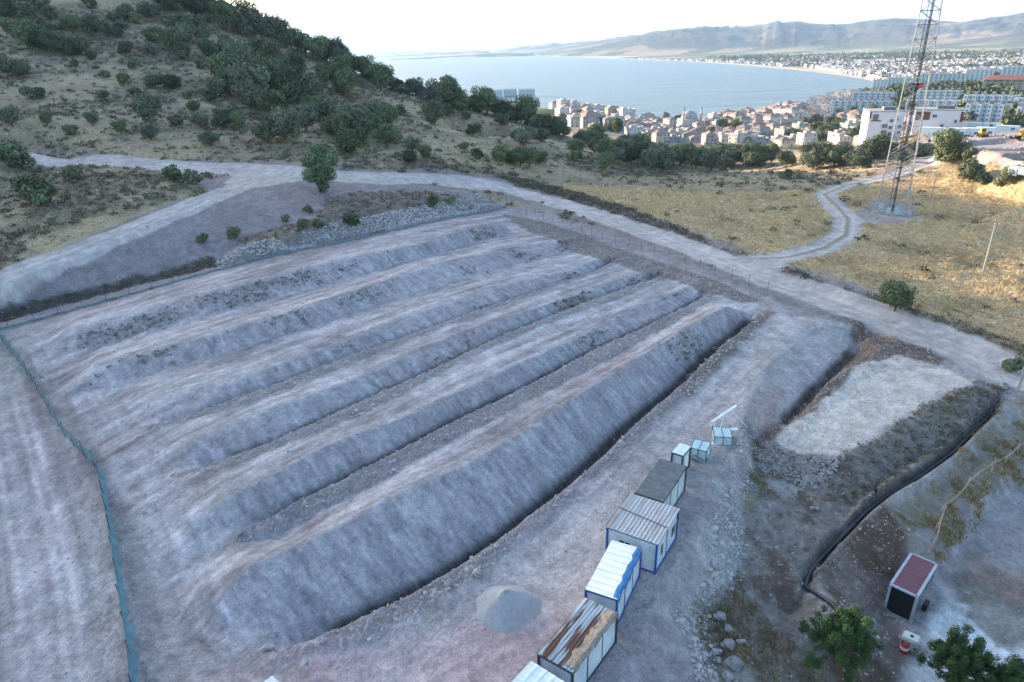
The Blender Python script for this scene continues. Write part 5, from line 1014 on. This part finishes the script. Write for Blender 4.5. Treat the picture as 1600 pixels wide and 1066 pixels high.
for (a, b_, w_, d_, hh, lb) in ((-2.3, -2.2, 1.0, .8, 2.0, 'white equipment cabinet at the left foot of the mast'), (-.6, -3.0, .8, .7, 1.5, 'low pale equipment cabinet in front of the mast ladder'), (1.3, -2.6, 1.0, .8, 1.9, 'white equipment cabinet at the right foot of the mast')):
    T_ = Matrix.Rotation(R(-28), 4, 'Z') @ Vector((a, b_, 0)); c = empty('equipment_cabinet', (tb[0]+T_.x, tb[1]+T_.y, TWz+.08), R(-28), lb, 'cabinet', 'cabinets under the mast'); MB().box(-w_/2, -d_/2, 0, w_/2, d_/2, hh).build('body', M_WHITE, c); MB().box(-w_/2+.08, -d_/2-.03, .12, w_/2-.08, -d_/2-.002, hh-.12).build('door', M_TANK, c); MB().box(-w_/2-.06, -d_/2-.08, hh, w_/2+.06, d_/2+.06, hh+.07).build('roof', M_STEEL, c)
cf = empty('mast_fence', (tb[0], tb[1], TWz), R(-28), 'low wire mesh fence around the foot of the mast', 'fence'); 
for i in range(4):
    c1, c2 = np.array(cs[i])*4.7, np.array(cs[(i+1) % 4])*4.7
    for s in (0, .33, .66): q_ = c1+(c2-c1)*s; MB().tube((q_[0], q_[1], -.2), (q_[0], q_[1], 1.9), .04).build('post', M_STEEL, cf)
    wm = MB()
    for z_ in np.arange(.1, 1.9, .3): wm.tube((c1[0], c1[1], z_), (c2[0], c2[1], z_), .02, n=3, cap=False)
    wm.build('mesh_panel', M_STEEL, cf)
# ---------------------------------------------------------------- the town
M_HW = [varied('plaster_'+n, c, tuple(v*.78 for v in c), .25, .85, rnd=.12) for n, c in (('white', (.52, .50, .48)), ('cream', (.48, .42, .34)), ('pink', (.44, .38, .35)), ('grey', (.33, .34, .35)), ('ochre', (.40, .31, .20)))]
M_TILE = varied('clay_tiles', (.27, .195, .16), (.20, .15, .13), .4, .85, rnd=.2); M_TILE2 = varied('brown_tiles', (.27, .20, .17), (.20, .15, .135), .4, .85, rnd=.2); M_FLAT = varied('flat_roof', (.40, .38, .36), (.28, .27, .26), .3, .9, rnd=.2)
M_WIN = mat('window_dark', (.10, .13, .15), .2, 0, .5); M_TEAL = varied('pale_teal_plaster', (.40, .53, .60), (.34, .47, .54), .3, .8); M_APW = varied('block_white', (.68, .70, .69), (.60, .63, .64), .2, .8); M_BRN = varied('brown_cladding', (.16, .065, .035), (.12, .05, .03), .5, .7)
def winface(mb, p, ux, w_, h_, mi, off=.06):
    p = np.array(p); u = np.array([ux[0], ux[1], 0.]); n = np.array([u[1], -u[0], 0]); c = p+n*off
    mb.quad([c, c+u*w_, c+u*w_+(0, 0, h_), c+(0, 0, h_)], mi)
def house_proto(w_, d_, st, wm, rm, seed, roof='hip', base=2.0):
    g = random.Random(seed); H_ = st*2.9; b_ = MB(); b_.box(-w_/2, -d_/2, -base, w_/2, d_/2, H_)
    if g.random() < .6: b_.box(-w_/2+.8, -d_/2-1.3, -base, w_*.05, -d_/2-.002, H_-2.9)
    for s in range(st):
        for f_, L_, o_, u_ in ((0, w_, (-w_/2, -d_/2), (1, 0)), (1, d_, (w_/2, -d_/2), (0, 1)), (2, d_, (-w_/2, d_/2), (0, -1))):
            n_ = max(2, int(L_/3.2))
            for k in range(n_):
                if g.random() < .12: continue
                a = (k+.5)*L_/n_-.65; ww = g.choice((1.2, 1.2, 1.9)); winface(b_, (o_[0]+u_[0]*a, o_[1]+u_[1]*a, s*2.9+.8), u_, ww, 1.5, 1)
        if s and g.random() < .8: b_.box(-w_/2+.5, -d_/2-1.2, s*2.9-.1, w_/2-.5 if g.random() < .5 else 0, -d_/2-.003, s*2.9+.9)
    wo = b_.build('wall', [wm, M_WIN]); r_ = MB(); e = .5
    if roof == 'hip':
        rh = min(w_, d_)*.26; z = H_; P4 = [(-w_/2-e, -d_/2-e, z), (w_/2+e, -d_/2-e, z), (w_/2+e, d_/2+e, z), (-w_/2-e, d_/2+e, z)]
        rl = max(w_-d_, 0)/2; R1, R2 = (-rl, 0, z+rh), (rl, 0, z+rh)
        r_.quad([P4[0], P4[1], R2, R1]); r_.quad([P4[1], P4[2], R2]); r_.quad([P4[2], P4[3], R1, R2]); r_.quad([P4[3], P4[0], R1]); r_.quad([P4[3], P4[2], P4[1], P4[0]]); r_.box(w_*.15, .3, z+.1, w_*.15+.7, 1.0, z+rh+.5)
    else:
        r_.box(-w_/2-.2, -d_/2-.2, H_, w_/2+.2, -d_/2+.05, H_+.8); r_.box(-w_/2-.2, d_/2-.05, H_, w_/2+.2, d_/2+.2, H_+.8); r_.box(-w_/2-.2, -d_/2+.06, H_, -w_/2+.05, d_/2-.06, H_+.8); r_.box(w_/2-.05, -d_/2+.06, H_, w_/2+.2, d_/2-.06, H_+.8); r_.box(-w_/2+.06, -d_/2+.06, H_+.01, w_/2-.06, d_/2-.06, H_+.2); r_.box(-w_*.2, -d_*.2, H_+.2, w_*.15, d_*.25, H_+2.4)
    ro = r_.build('roof', rm); out = (wo.data, ro.data); bpy.data.objects.remove(wo); bpy.data.objects.remove(ro); return out
HP = []
for k, (w_, d_, st, wi, rm, rf_, txt) in enumerate([(10, 9, 2, 0, M_TILE, 'hip', 'two-storey white house with orange tiled roof'), (12, 9, 3, 0, M_TILE, 'hip', 'three-storey white house with orange tiled roof'), (11, 10, 2, 1, M_TILE, 'hip', 'two-storey cream house with orange tiled roof'), (13, 10, 3, 1, M_TILE2, 'hip', 'three-storey cream house with brown tiled roof'), (10, 8, 2, 2, M_TILE, 'hip', 'two-storey pinkish house with orange tiled roof'), (14, 11, 4, 0, M_TILE2, 'hip', 'four-storey white house with brown tiled roof'), (12, 10, 3, 0, M_FLAT, 'flat', 'three-storey white house with flat roof'), (15, 12, 5, 0, M_FLAT, 'flat', 'five-storey white apartment house with flat roof'), (16, 11, 4, 3, M_TILE, 'hip', 'four-storey grey apartment house with orange roof'), (11, 9, 2, 3, M_FLAT, 'flat', 'two-storey grey house with flat roof'), (13, 10, 3, 2, M_TILE2, 'hip', 'three-storey pinkish house with brown roof'), (15, 12, 5, 4, M_TILE, 'hip', 'five-storey ochre apartment house with orange roof')]):
    HP.append((house_proto(w_, d_, st, M_HW[wi], rm, 70+k, rf_), txt, max(w_, d_)))
HL = []; placed = []
def put_house(X, Y, k, rz, where, grp):
    placed.append((X, Y)); HL.append((math.hypot(X, Y), X, Y, k, rz, where, grp))
def build_house(_, X, Y, k, rz, where, grp):
    (wm, rm), txt, sz = HP[k]; z = ht(X, Y)
    e = empty('house', (X, Y, z-.2), rz, txt+' '+where, 'house', grp); e.scale = (.8, .8, .78)
    for nm, me in (('wall', wm), ('roof', rm)): c = bpy.data.objects.new(nm, me); COL.objects.link(c); c.parent = e
def fill(poly, step, ks, ang, where, grp, keep=1.0, jit=.2, maxn=400):
    W = PP(*poly); cx, cy = W.mean(0); c, s = math.cos(ang), math.sin(ang); Rr = max(np.hypot(W[:, 0]-cx, W[:, 1]-cy)); n = int(Rr/step)+1; cand = []
    for i in range(-n, n+1):
        for j in range(-n, n+1):
            u = i*step+random.gauss(0, jit)*step*.5+(step*.25 if j % 2 else 0); v = j*step*1.05+random.gauss(0, jit)*step*.4; X = cx+u*c-v*s; Y = cy+u*s+v*c; cand.append((X, Y))
    cand = np.array(cand); ok = inside(cand[:, 0], cand[:, 1], W); m_ = 0
    for X, Y in cand[ok]:
        if random.random() > keep or ht(X, Y) < SEA+.6 or m_ >= maxn: continue
        if any((X-a)**2+(Y-b_)**2 < (step*.72)**2 for a, b_ in placed): continue
        m_ += 1; put_house(X, Y, random.choice(ks), ang+random.gauss(0, .12)+(math.pi/2 if random.random() < .3 else 0), where, grp)
town = [((862,166),(905,172),(960,184),(990,192),(985,205),(930,205),(895,200),(868,180)), ((985,190),(1060,194),(1110,192),(1110,226),(1040,226),(985,216)), ((1110,192),(1185,180),(1245,170),(1262,176),(1220,200),(1170,226),(1110,226)), ((1245,170),(1300,158),(1340,150),(1345,160),(1310,180),(1262,200),(1225,205)), ((1170,212),(1262,202),(1352,206),(1352,226),(1280,229),(1170,230))]
fill(town[0], 19, [0, 1, 5, 7, 8, 11, 3], .3, 'on the left headland', 'houses on the headland')
fill(town[1], 15.5, [0, 1, 2, 3, 4, 6, 9, 10], .15, 'left of the minarets', 'houses near the minarets', .93)
fill(town[2], 15.5, [0, 1, 2, 3, 4, 5, 6, 10, 8], .5, 'right of the minarets', 'houses right of the minarets', .93)
fill(town[3], 21, [5, 7, 7, 3, 6, 1], .9, 'on the rising waterfront', 'waterfront apartment houses', .9)
fill(town[4], 14.5, [0, 2, 4, 9, 6, 2], .3, 'just behind the tree belt', 'low houses behind the tree belt', .8)
fill([(1355,190),(1362,182),(1300,188),(1290,200),(1350,205)], 15, [0, 4, 9, 10], .3, 'left of the hotel block', 'houses by the hotel', .7)
HL.sort(); [build_house(*h_) for h_ in HL[:295]]
V, F, I = [], [], []; MT = M_HW+[M_WIN, M_TILE, M_TILE2, M_FLAT]
for _, X, Y, k, rz, _w, _g in HL[295:]:
    T_ = Matrix.Translation((X, Y, ht(X, Y)-.2)) @ Matrix.Rotation(rz, 4, 'Z')
    for me in HP[k][0]:
        o_ = len(V); V += [tuple(T_ @ v.co) for v in me.vertices]; F += [tuple(o_+i for i in q.vertices) for q in me.polygons]; I += [MT.index(me.materials[q.material_index]) for q in me.polygons]
if V: o_ = meshobj('more_houses', V, F, MT); o_.data.polygons.foreach_set('material_index', I); tag(o_, kind='stuff')
# slab blocks with stair towers
def slab(px, py, wpx, hpx, label, group=None, dep=11, wall=M_APW, rec=M_TEAL, rz=0, bay=6.0, top=True, name='apartment_block'):
    p = P(px, py); D = math.hypot(math.hypot(p[0], p[1]), CAMH-p[2]); W_ = wpx*D/FPX; H_ = hpx*D/FPX/.99; st = max(3, round(H_/3)); sh_ = H_/st
    base_rz = -math.atan2(p[0], p[1]); e = empty(name, p, base_rz+rz, label, 'apartment block', group)
    b_ = MB(); b_.box(-W_/2, 0, -4, W_/2, dep, H_); n = max(2, round(W_/bay)); bw = W_/n; pr = MB(); tp = MB()
    for i in range(n):
        x0 = -W_/2+i*bw; winface(b_, (x0+bw*.49, 0, .5), (1, 0), bw*.06, H_-1, 1); pr.box(x0+.3, -1.5, -4, x0+bw*.48, -.003, H_+.2); pr.box(x0+bw*.55, -1.0, H_*.0-4, x0+bw*.62, -.003, H_-.3)
        for s in range(st):
            winface(pr, (x0+.3+bw*.08, -1.5, s*sh_+.9), (1, 0), bw*.14, sh_*.5, 1); winface(b_, (x0+bw*.72, 0, s*sh_+.9), (1, 0), bw*.16, sh_*.42, 1)
        if top: tp.box(x0+bw*.15, dep*.3, H_, x0+bw*.55, dep*.6, H_+2.6)
    for s in range(st):
        for q_ in range(3): winface(b_, (W_/2, 1.5+q_*3.2, s*sh_+.9), (0, 1), 1.3, 1.4, 1); winface(b_, (-W_/2, dep-1.5-q_*3.2, s*sh_+.9), (0, -1), 1.3, 1.4, 1)
    b_.build('wall', [rec, M_WIN], e); pr.build('balcony_bays', [wall, M_WIN], e); tp.box(-W_/2-.15, -.25, H_+.001, W_/2+.15, dep+.2, H_+.35); tp.build('roof', M_FLAT, e); return e
sgrp = 'white and teal slab apartment blocks'
for a in ((1363,163,53,14,'white and teal slab block behind another, left of the mast'), (1343,181,74,18,'longest white and teal slab block, left of the mast in front'), (1464,165,50,17,'white and teal slab block behind, just right of the mast'), (1469,179,38,16,'white and teal slab block in front, just right of the mast'), (1425,178,18,16,'narrow white slab block seen through the mast'), (1542,173,55,17,'white slab block behind another above the works yard at right'), (1546,191,57,20,'white slab block in front above the works yard at right'), (1602,177,28,16,'white slab block cut by the right edge, the one behind'), (1610,194,34,18,'white slab block cut by the right edge, in front'), (1479,134,62,14,'long pale slab block on the ridge above the wooded slope'), (1534,124,36,11,'pale slab block on the ridge right of the longest ridge block'), (1375,139,20,11,'small pale block at the shore end of the ridge'), (1401,139,26,13,'pale block next to the small shore-end block'), (1590,123,36,13,'grey blue slab block on the ridge above the red roof')):
    slab(a[0], a[1], a[2], a[3], a[4], sgrp)
for a in ((773,154,24,11,'leftmost of three pale green blocks behind the ridge trees'), (797,154,20,12,'middle one of three pale green blocks behind the ridge trees'), (823,155,24,13,'rightmost of three pale green blocks behind the ridge trees')): slab(*a, 'pale blocks behind the ridge', dep=14)
e = slab(1567, 146, 46, 15, 'wide cream building with red hipped roof on the ridge', None, dep=16, wall=M_HW[1], rec=M_HW[1], top=False, name='red_roofed_building'); e['category'] = 'building'
p = e.location; D = math.hypot(math.hypot(p[0], p[1]), CAMH-p[2]); W_ = 46*D/FPX; H_ = 15*D/FPX; r_ = MB(); P4 = [(-W_/2-1, -2.5, H_+.4), (W_/2+1, -2.5, H_+.4), (W_/2+1, 17, H_+.4), (-W_/2-1, 17, H_+.4)]; R1, R2 = (-W_/2+8, 7, H_+5), (W_/2-8, 7, H_+5); r_.quad([P4[0], P4[1], R2, R1]); r_.quad([P4[1], P4[2], R2]); r_.quad([P4[2], P4[3], R1, R2]); r_.quad([P4[3], P4[0], R1]); r_.quad(P4[::-1]); r_.build('tiled_roof', varied('red_tiles', (.33, .12, .08), (.26, .10, .07), .2, .8), e)
# hotel: two white volumes with brown cladding
def volume(px, py, wpx, hpx, dep, rz, label, wins, panels, name='hotel_building'):
    p = P(px, py); D = math.hypot(math.hypot(p[0], p[1]), CAMH-p[2]); W_ = wpx*D/FPX; H_ = hpx*D/FPX/.98; e = empty(name, p, -math.atan2(p[0], p[1])+rz, label, 'building')
    MB().box(-W_/2, 0, -4, W_/2, dep, H_).build('wall', varied('hotel_white', (.66, .64, .68), (.58, .56, .60), .15, .7), e)
    MB().box(-W_/2-.3, -.3, H_, W_/2+.3, dep+.3, H_+.5).build('roof', M_FLAT, e); MB().box(-W_*.05, dep*.3, H_+.5, W_*.3, dep*.6, H_+2.2).build('roof_house', M_GREYR, e)
    for (a, b_, c, d_) in panels: MB().box(-W_/2+a*W_, -.25, b_*H_, -W_/2+c*W_, -.002, d_*H_).build('cladding_panel', M_BRN, e)
    for (a, b_, c, d_) in wins:
        f_ = MB().box(-W_/2+a*W_-.1, -.42, b_*H_-.1, -W_/2+c*W_+.1, -.26, d_*H_+.1).build('window', M_GREYR, e); MB().box(-W_/2+a*W_, -.47, b_*H_, -W_/2+c*W_, -.421, d_*H_).build('pane', M_WIN, f_)
    return e
wl_ = [(.42, .12, .56, .20), (.42, .30, .56, .40), (.42, .50, .56, .60), (.62, .06, .70, .13), (.62, .26, .70, .34), (.62, .46, .70, .54), (.62, .68, .70, .76), (.12, .76, .26, .92), (.88, .5, .96, .58), (.88, .3, .96, .38)]
volume(1378, 223, 42, 38, 18, .22, 'five-storey white hotel block with brown left edge', wl_, [(0, .8, .06, 1.0), (.08, .70, .36, .74)])
volume(1418, 210, 40, 22, 16, .1, 'stepped white hotel wing seen through the lattice mast', [(.1+.2*k, .2+.3*(j), .2+.2*k, .4+.3*j) for k in range(4) for j in range(2)], [])
volume(1462, 204, 54, 24, 16, .04, 'long white hotel wing with brown panel behind the site cabins', [(.05, .62, .2, .8), (.38, .66, .46, .78), (.58, .2, .63, .32), (.84, .4, .88, .55)], [(.03, .52, .32, .92), (.94, .45, 1.0, .95)])
# works yard: cabins and machines
for k, (px, py, wpx, hpx, lb) in enumerate(((1452,214,21,12,'white site cabin nearest the hotel wing'), (1473,213,20,10,'white site cabin left behind the lone yard tree'), (1494,213,20,10,'white site cabin right behind the lone yard tree'), (1516,213,21,10,'white site cabin left of the yellow loader'), (1538,212,20,10,'white site cabin behind the yellow loader'), (1573,206,24,7,'pale green site cabin at the right of the yard'), (1538,200,32,5,'long low white shed behind the site cabins'), (1516,198,20,7,'low shed with dark red roof behind the site cabins'))):
    p = P(px, py); D = math.hypot(math.hypot(p[0], p[1]), CAMH-p[2]); W_ = wpx*D/FPX; H_ = max(2.4, hpx*D/FPX*.93); e = empty('site_cabin', p, -math.atan2(p[0], p[1])-.05, lb, 'cabin', 'cabins in the works yard')
    MB().box(-W_/2, 0, -.5, W_/2, 3.0, H_).build('wall', M_TANK if 'green' in lb else M_WHITE, e); MB().box(-W_/2-.1, -.15, H_, W_/2+.1, 3.15, H_+.15).build('roof', M_BRN if 'red' in lb else M_WHITE, e); MB().box(-W_*.1, -.05, -.2, -W_*.1+1, -.003, 2).build('door', M_TANK, e); wf = MB().box(W_*.15, -.06, .9, W_*.15+1.6, -.003, 2).build('window', M_GREYR, e)
def machine(px, py, kind, m, label, rz):
    p = P(px, py); e = empty(kind, p, rz, label, kind.replace('_', ' '))
    if kind == 'excavator':
        for s in (-1, 1): MB().box(-1.9, s*1.1-.3, 0, 1.9, s*1.1+.3, .85).build('track', M_RUB, e)
        MB().box(-1.9, -1.3, .95, 1.6, 1.3, 1.9).build('body', m, e); cb = MB().box(.3, .2, 1.9, 1.6, 1.25, 3.1).build('cab', m, e); MB().box(1.605, .3, 2.1, 1.63, 1.15, 3.0).build('windscreen', M_GLASS, cb)
        MB().tube((1.2, -.4, 1.8), (3.6, -.4, 4.8), .28, .22).tube((3.6, -.4, 4.8), (5.8, -.4, 3.0), .2, .15).build('boom', m, e); MB().box(5.4, -.9, 1.9, 6.3, .1, 2.8).build('bucket', M_DK, e)
    else:
        for a in (-1.4, 1.5):
            for s in (-1, 1): MB().tube((a, s*1.0, .75), (a, s*1.45, .75), .75, n=14).build('wheel', M_RUB, e)
        MB().box(-2.4, -.9, .8, 1.2, .9, 2.0).build('body', m, e); cb = MB().box(-.4, -.8, 2.0, 1.0, .8, 3.3).build('cab', m, e); MB().box(1.002, -.7, 2.2, 1.02, .7, 3.2).build('windscreen', M_GLASS, cb); MB().tube((1.0, -.6, 1.6), (3.0, -.6, .9), .16).tube((1.0, .6, 1.6), (3.0, .6, .9), .16).build('boom', m, e); MB().quad([(2.9, -1.3, .2), (3.9, -1.3, .15), (3.9, 1.3, .15), (2.9, 1.3, .2)]).box(2.8, -1.3, .2, 3.0, 1.3, 1.3).box(3.0, -1.3, .2, 3.8, -1.22, .9).box(3.0, 1.22, .2, 3.8, 1.3, .9).build('bucket', M_DK, e)
machine(1412, 232, 'excavator', M_ORG, 'orange excavator on the rubble, the one nearer the hotel block', 1.0); machine(1424, 229, 'excavator', M_YEL, 'yellow excavator on the rubble right of the orange one', -.4)
machine(1534, 214, 'wheel_loader', M_YEL, 'yellow wheel loader in front of the white site cabins', -1.9); machine(1597, 218, 'wheel_loader', M_YEL, 'yellow wheel loader at the right edge of the yard', 2.8)
p = P(1436, 213); tag(MB().lathe([(0, 3.0), (1.0, 2.9), (1.1, 2.7), (1.1, 0), (0, 0)], 14, c=tuple(p)).build('storage_silo', M_ORG), 'small orange silo at the left end of the site cabins', 'silo')
# white tipper truck at the right edge
p = P(1600, 280); e = empty('truck', p, 2.2, 'white truck cut by the right edge above the golden grass', 'truck'); MB().box(1.6, -1.2, .7, 3.6, 1.2, 2.9).build('cab', M_WHITE, e); MB().box(3.602, -1.0, 1.7, 3.63, 1.0, 2.6).build('windscreen', M_GLASS, e); MB().box(-4, -1.2, 1.1, 1.4, 1.2, 2.8).build('tipper_body', M_WHITE, e)
for a in (-3, -1.6, 2.6):
    for s in (-1, 1): MB().tube((a, s*.9, .5), (a, s*1.2, .5), .5, n=12).build('wheel', M_RUB, e)
# mosque
p = P(1076, 200); e = empty('mosque', p, 0, 'small domed mosque with two white minarets near the shore', 'mosque'); MB().box(-9, -9, -3, 9, 9, 8).build('wall', M_HW[0], e); MB().lathe([(7.5, 8), (7.2, 10.5), (5.6, 13), (3, 14.8), (0, 15.5)], 20).build('dome', M_FLAT, e, True)
for s in (-1, 1): mn = MB().lathe([(1.1, -3), (.9, 13), (1.4, 13.4), (1.4, 14), (.7, 14.1), (.6, 17)], 12, c=(s*8, -10, 0)).build('minaret', M_HW[0], e, True); MB().lathe([(.8, 17), (0, 20)], 12, c=(s*8, -10, 0)).build('spire', M_GREYR, mn)
# parked cars
def car_proto():
    b_ = MB(); pr = [(-2.1, .3), (-2.1, .85), (-1.3, .95), (-.8, 1.42), (.6, 1.42), (1.2, .95), (2.1, .8), (2.1, .3)]; n = len(pr)
    for s in (-.85, .85): b_.V += [(a, s, z_) for a, z_ in pr]
    b_.F = [tuple(range(n)), tuple(range(n, 2*n))[::-1]]+[(k, n+k, n+(k+1) % n, (k+1) % n) for k in range(n)]; b_.I = [0]*len(b_.F); g_ = MB().box(-.85, -.87, .98, .75, .87, 1.34); wh = MB()
    for a in (-1.3, 1.35):
        for s in (-.8, .8): wh.tube((a, s-.1, .32), (a, s+.1, .32), .32, n=10)
    return b_, g_, wh
M_CARS = [mat('car_white', (.7, .7, .7), .3, 0, .5), mat('car_grey', (.25, .26, .28), .3, .4, .5), mat('car_red', (.4, .03, .03), .3, 0, .5), mat('car_blue', (.04, .1, .25), .3, 0, .5)]
b_, g_, wh = car_proto(); cm_ = [MB.build(b_, 'body', m).data for m in M_CARS]; gm_ = g_.build('side_windows', M_GLASS).data; wm_ = wh.build('wheels', M_RUB).data
for o in [o for o in bpy.data.objects if o.parent is None and o.name.split('.')[0] in ('body', 'side_windows', 'wheels')]: bpy.data.objects.remove(o)
k = 0
for (a, b_), (c, d_), n, lb in (((1300, 226), (1350, 216), 9, 'parked along the street below the hotel'), ((1500, 222), (1512, 214), 2, 'standing by the site cabins'), ((1310, 203), (1350, 186), 6, 'on the wide street beside the slab blocks')):
    for i in range(n):
        t = (i+random.uniform(.1, .9))/n; p = P(a+(c-a)*t, b_+(d_-b_)*t+random.uniform(-1, 1)); ci = random.choice((0, 0, 1, 2, 3, 1)); e = empty('parked_car', p, random.uniform(0, 3), ['white', 'grey', 'red', 'blue'][ci]+' car '+lb, 'car', 'parked cars'); k += 1
        for nm, me in (('body', cm_[ci]), ('side_windows', gm_)): q_ = bpy.data.objects.new(nm, me); COL.objects.link(q_); q_.parent = e
# town trees
def towntrees(poly, n, where, wd=(6, 11), grp=None):
    W = PP(*poly); lo, hi = W.min(0), W.max(0); c = 0
    for _ in range(6000):
        X, Y = random.uniform(lo[0], hi[0]), random.uniform(lo[1], hi[1])
        if not inside(np.array([X]), np.array([Y]), W)[0]: continue
        if ht(X, Y) < SEA+1 or any((X-a)**2+(Y-b_)**2 < 81 for a, b_ in placed): continue
        k_ = random.randrange(5); w_ = random.uniform(*wd); plant('town_tree', OAK[k_], np.array([X, Y, ht(X, Y)-.3]), w_, f'{SZ(w_)} {TONE[k_]} tree {where}', 'tree', grp or 'trees '+where, sz=random.uniform(.9, 1.4), trunk=False); c += 1
        if c >= n: break
towntrees([(862,166),(960,184),(1110,192),(1110,226),(985,216),(895,200)], 50, 'between the houses of the left quarter')
towntrees([(1110,192),(1245,170),(1262,176),(1170,226),(1110,226)], 52, 'between the houses of the middle quarter')
towntrees([(1225,215),(1262,198),(1310,200),(1352,210),(1350,222),(1240,222)], 34, 'in the green patch below the slab blocks', (7, 12))
towntrees([(1300,184),(1340,166),(1436,168),(1436,182),(1350,184),(1320,196)], 26, 'around the left slab blocks', (7, 12))
# wooded slopes of the ridge: one mass
def wood(polys, n, wd, name):
    XX, YY = [], []
    for poly, m_ in polys:
        W = PP(*poly); lo, hi = W.min(0), W.max(0); a = np.random.default_rng(3+m_).uniform(lo, hi, (m_*8, 2)); a = a[inside(a[:, 0], a[:, 1], W)][:m_]; XX += list(a[:, 0]); YY += list(a[:, 1])
    k_ = [i for i in range(len(XX)) if not any((XX[i]-b_[0])**2+(YY[i]-b_[1])**2 < 64 for b_ in placed)]; XX = np.array(XX)[k_]; YY = np.array(YY)[k_]; ZZ = np.array([ht(a, b_)-.5 for a, b_ in zip(XX, YY)]); k_ = ZZ > SEA+.3; XX, YY, ZZ = XX[k_], YY[k_], ZZ[k_]
    W_ = rng.uniform(wd[0], wd[1], len(XX)); tag(cards(XX, YY, ZZ, W_, W_*.85, n, tints(len(XX), (.060, .078, .040), .3), name, ML, leaf=.22), kind='stuff')
wood([([(1388,160),(1395,148),(1415,141),(1440,142),(1440,165),(1420,172)], 120), ([(1385,141),(1440,139),(1520,138),(1545,148),(1500,150),(1400,150)], 150), ([(1488,150),(1512,140),(1580,150),(1640,150),(1640,170),(1585,168),(1575,160),(1520,155),(1500,168)], 130), ([(1515,124),(1560,118),(1560,136),(1515,140)], 60), ([(1500,176),(1516,174),(1516,194),(1500,194)], 26), ([(1575,176),(1592,176),(1592,200),(1577,200)], 40), ([(1340,143),(1375,138),(1380,146),(1345,150)], 30)], 60, (8, 15), 'woodland')
wood([([(1130,92),(1300,93),(1640,92),(1640,118),(1430,122),(1380,128),(1300,109),(1200,101),(1130,97)], 1500), ([(1100,90),(1400,84),(1640,82),(1640,92),(1300,94),(1130,92)], 900)], 14, (14, 30), 'plain_trees')
# the dense town across the bay, thousands of small buildings: one mass
def massbox(polys, name):
    V, F, T = [], [], []; g_ = np.random.default_rng(5)
    for poly, n, hr in polys:
        W = PP(*poly); lo, hi = W.min(0), W.max(0); a = g_.uniform(lo, hi, (n*6, 2)); a = a[inside(a[:, 0], a[:, 1], W)]; a = a[noise(a[:, 0]/260, a[:, 1]/260, 8) > -.35][:n]
        for X, Y in a:
            z = ht(X, Y)
            if z < SEA+1.0: continue
            w_, d_, h_ = g_.uniform(8, 20), g_.uniform(8, 16), g_.uniform(*hr); an_ = g_.choice([.3, .3, 1.2])+g_.normal(0, .08); c, s = math.cos(an_), math.sin(an_); o = len(V)
            for zz in (z-1, z+h_):
                for p_, q_ in ((-1, -1), (1, -1), (1, 1), (-1, 1)): V.append((X+c*p_*w_/2-s*q_*d_/2, Y+s*p_*w_/2+c*q_*d_/2, zz))
            V.append((X, Y, z+h_+2.2)); col = [(.36, .35, .34), (.40, .36, .32), (.30, .28, .26), (.32, .24, .20), (.45, .44, .43)][g_.integers(5)]; T += [col]*8+[(.27, .17, .135) if g_.random() < .5 else col]
            F += [(o, o+1, o+5, o+4), (o+1, o+2, o+6, o+5), (o+2, o+3, o+7, o+6), (o+3, o, o+4, o+7), (o+4, o+5, o+8, o+8), (o+5, o+6, o+8, o+8), (o+6, o+7, o+8, o+8), (o+7, o+4, o+8, o+8)]
    me = bpy.data.meshes.new(name); me.from_pydata(V, [], [tuple(dict.fromkeys(f_)) for f_ in F]); ca = me.color_attributes.new('alb', 'FLOAT_COLOR', 'POINT'); c4 = np.ones((len(V), 4), np.float32); c4[:, :3] = np.array(T); ca.data.foreach_set('color', c4.ravel()); me.materials.append(M_FT); o = bpy.data.objects.new(name, me); COL.objects.link(o); tag(o, kind='stuff')
M_FT = cmat('far_plaster', .85)
massbox([([(1250,104),(1320,98),(1450,97),(1640,94),(1640,110),(1560,114),(1440,124),(1385,129),(1350,121),(1300,112)], 3300, (5, 13)), ([(1130,93),(1250,92),(1420,92),(1420,98),(1300,102),(1220,104),(1140,98)], 900, (4, 9)), ([(1440,126),(1500,118),(1580,112),(1640,110),(1640,120),(1560,119),(1520,124)], 220, (5, 12)), ([(960,91.5),(1100,93),(1130,95),(1130,98),(1000,92.8)], 90, (4, 8)), ([(1180,89),(1500,86),(1640,85),(1640,91),(1300,93)], 260, (4, 8))], 'distant_town')
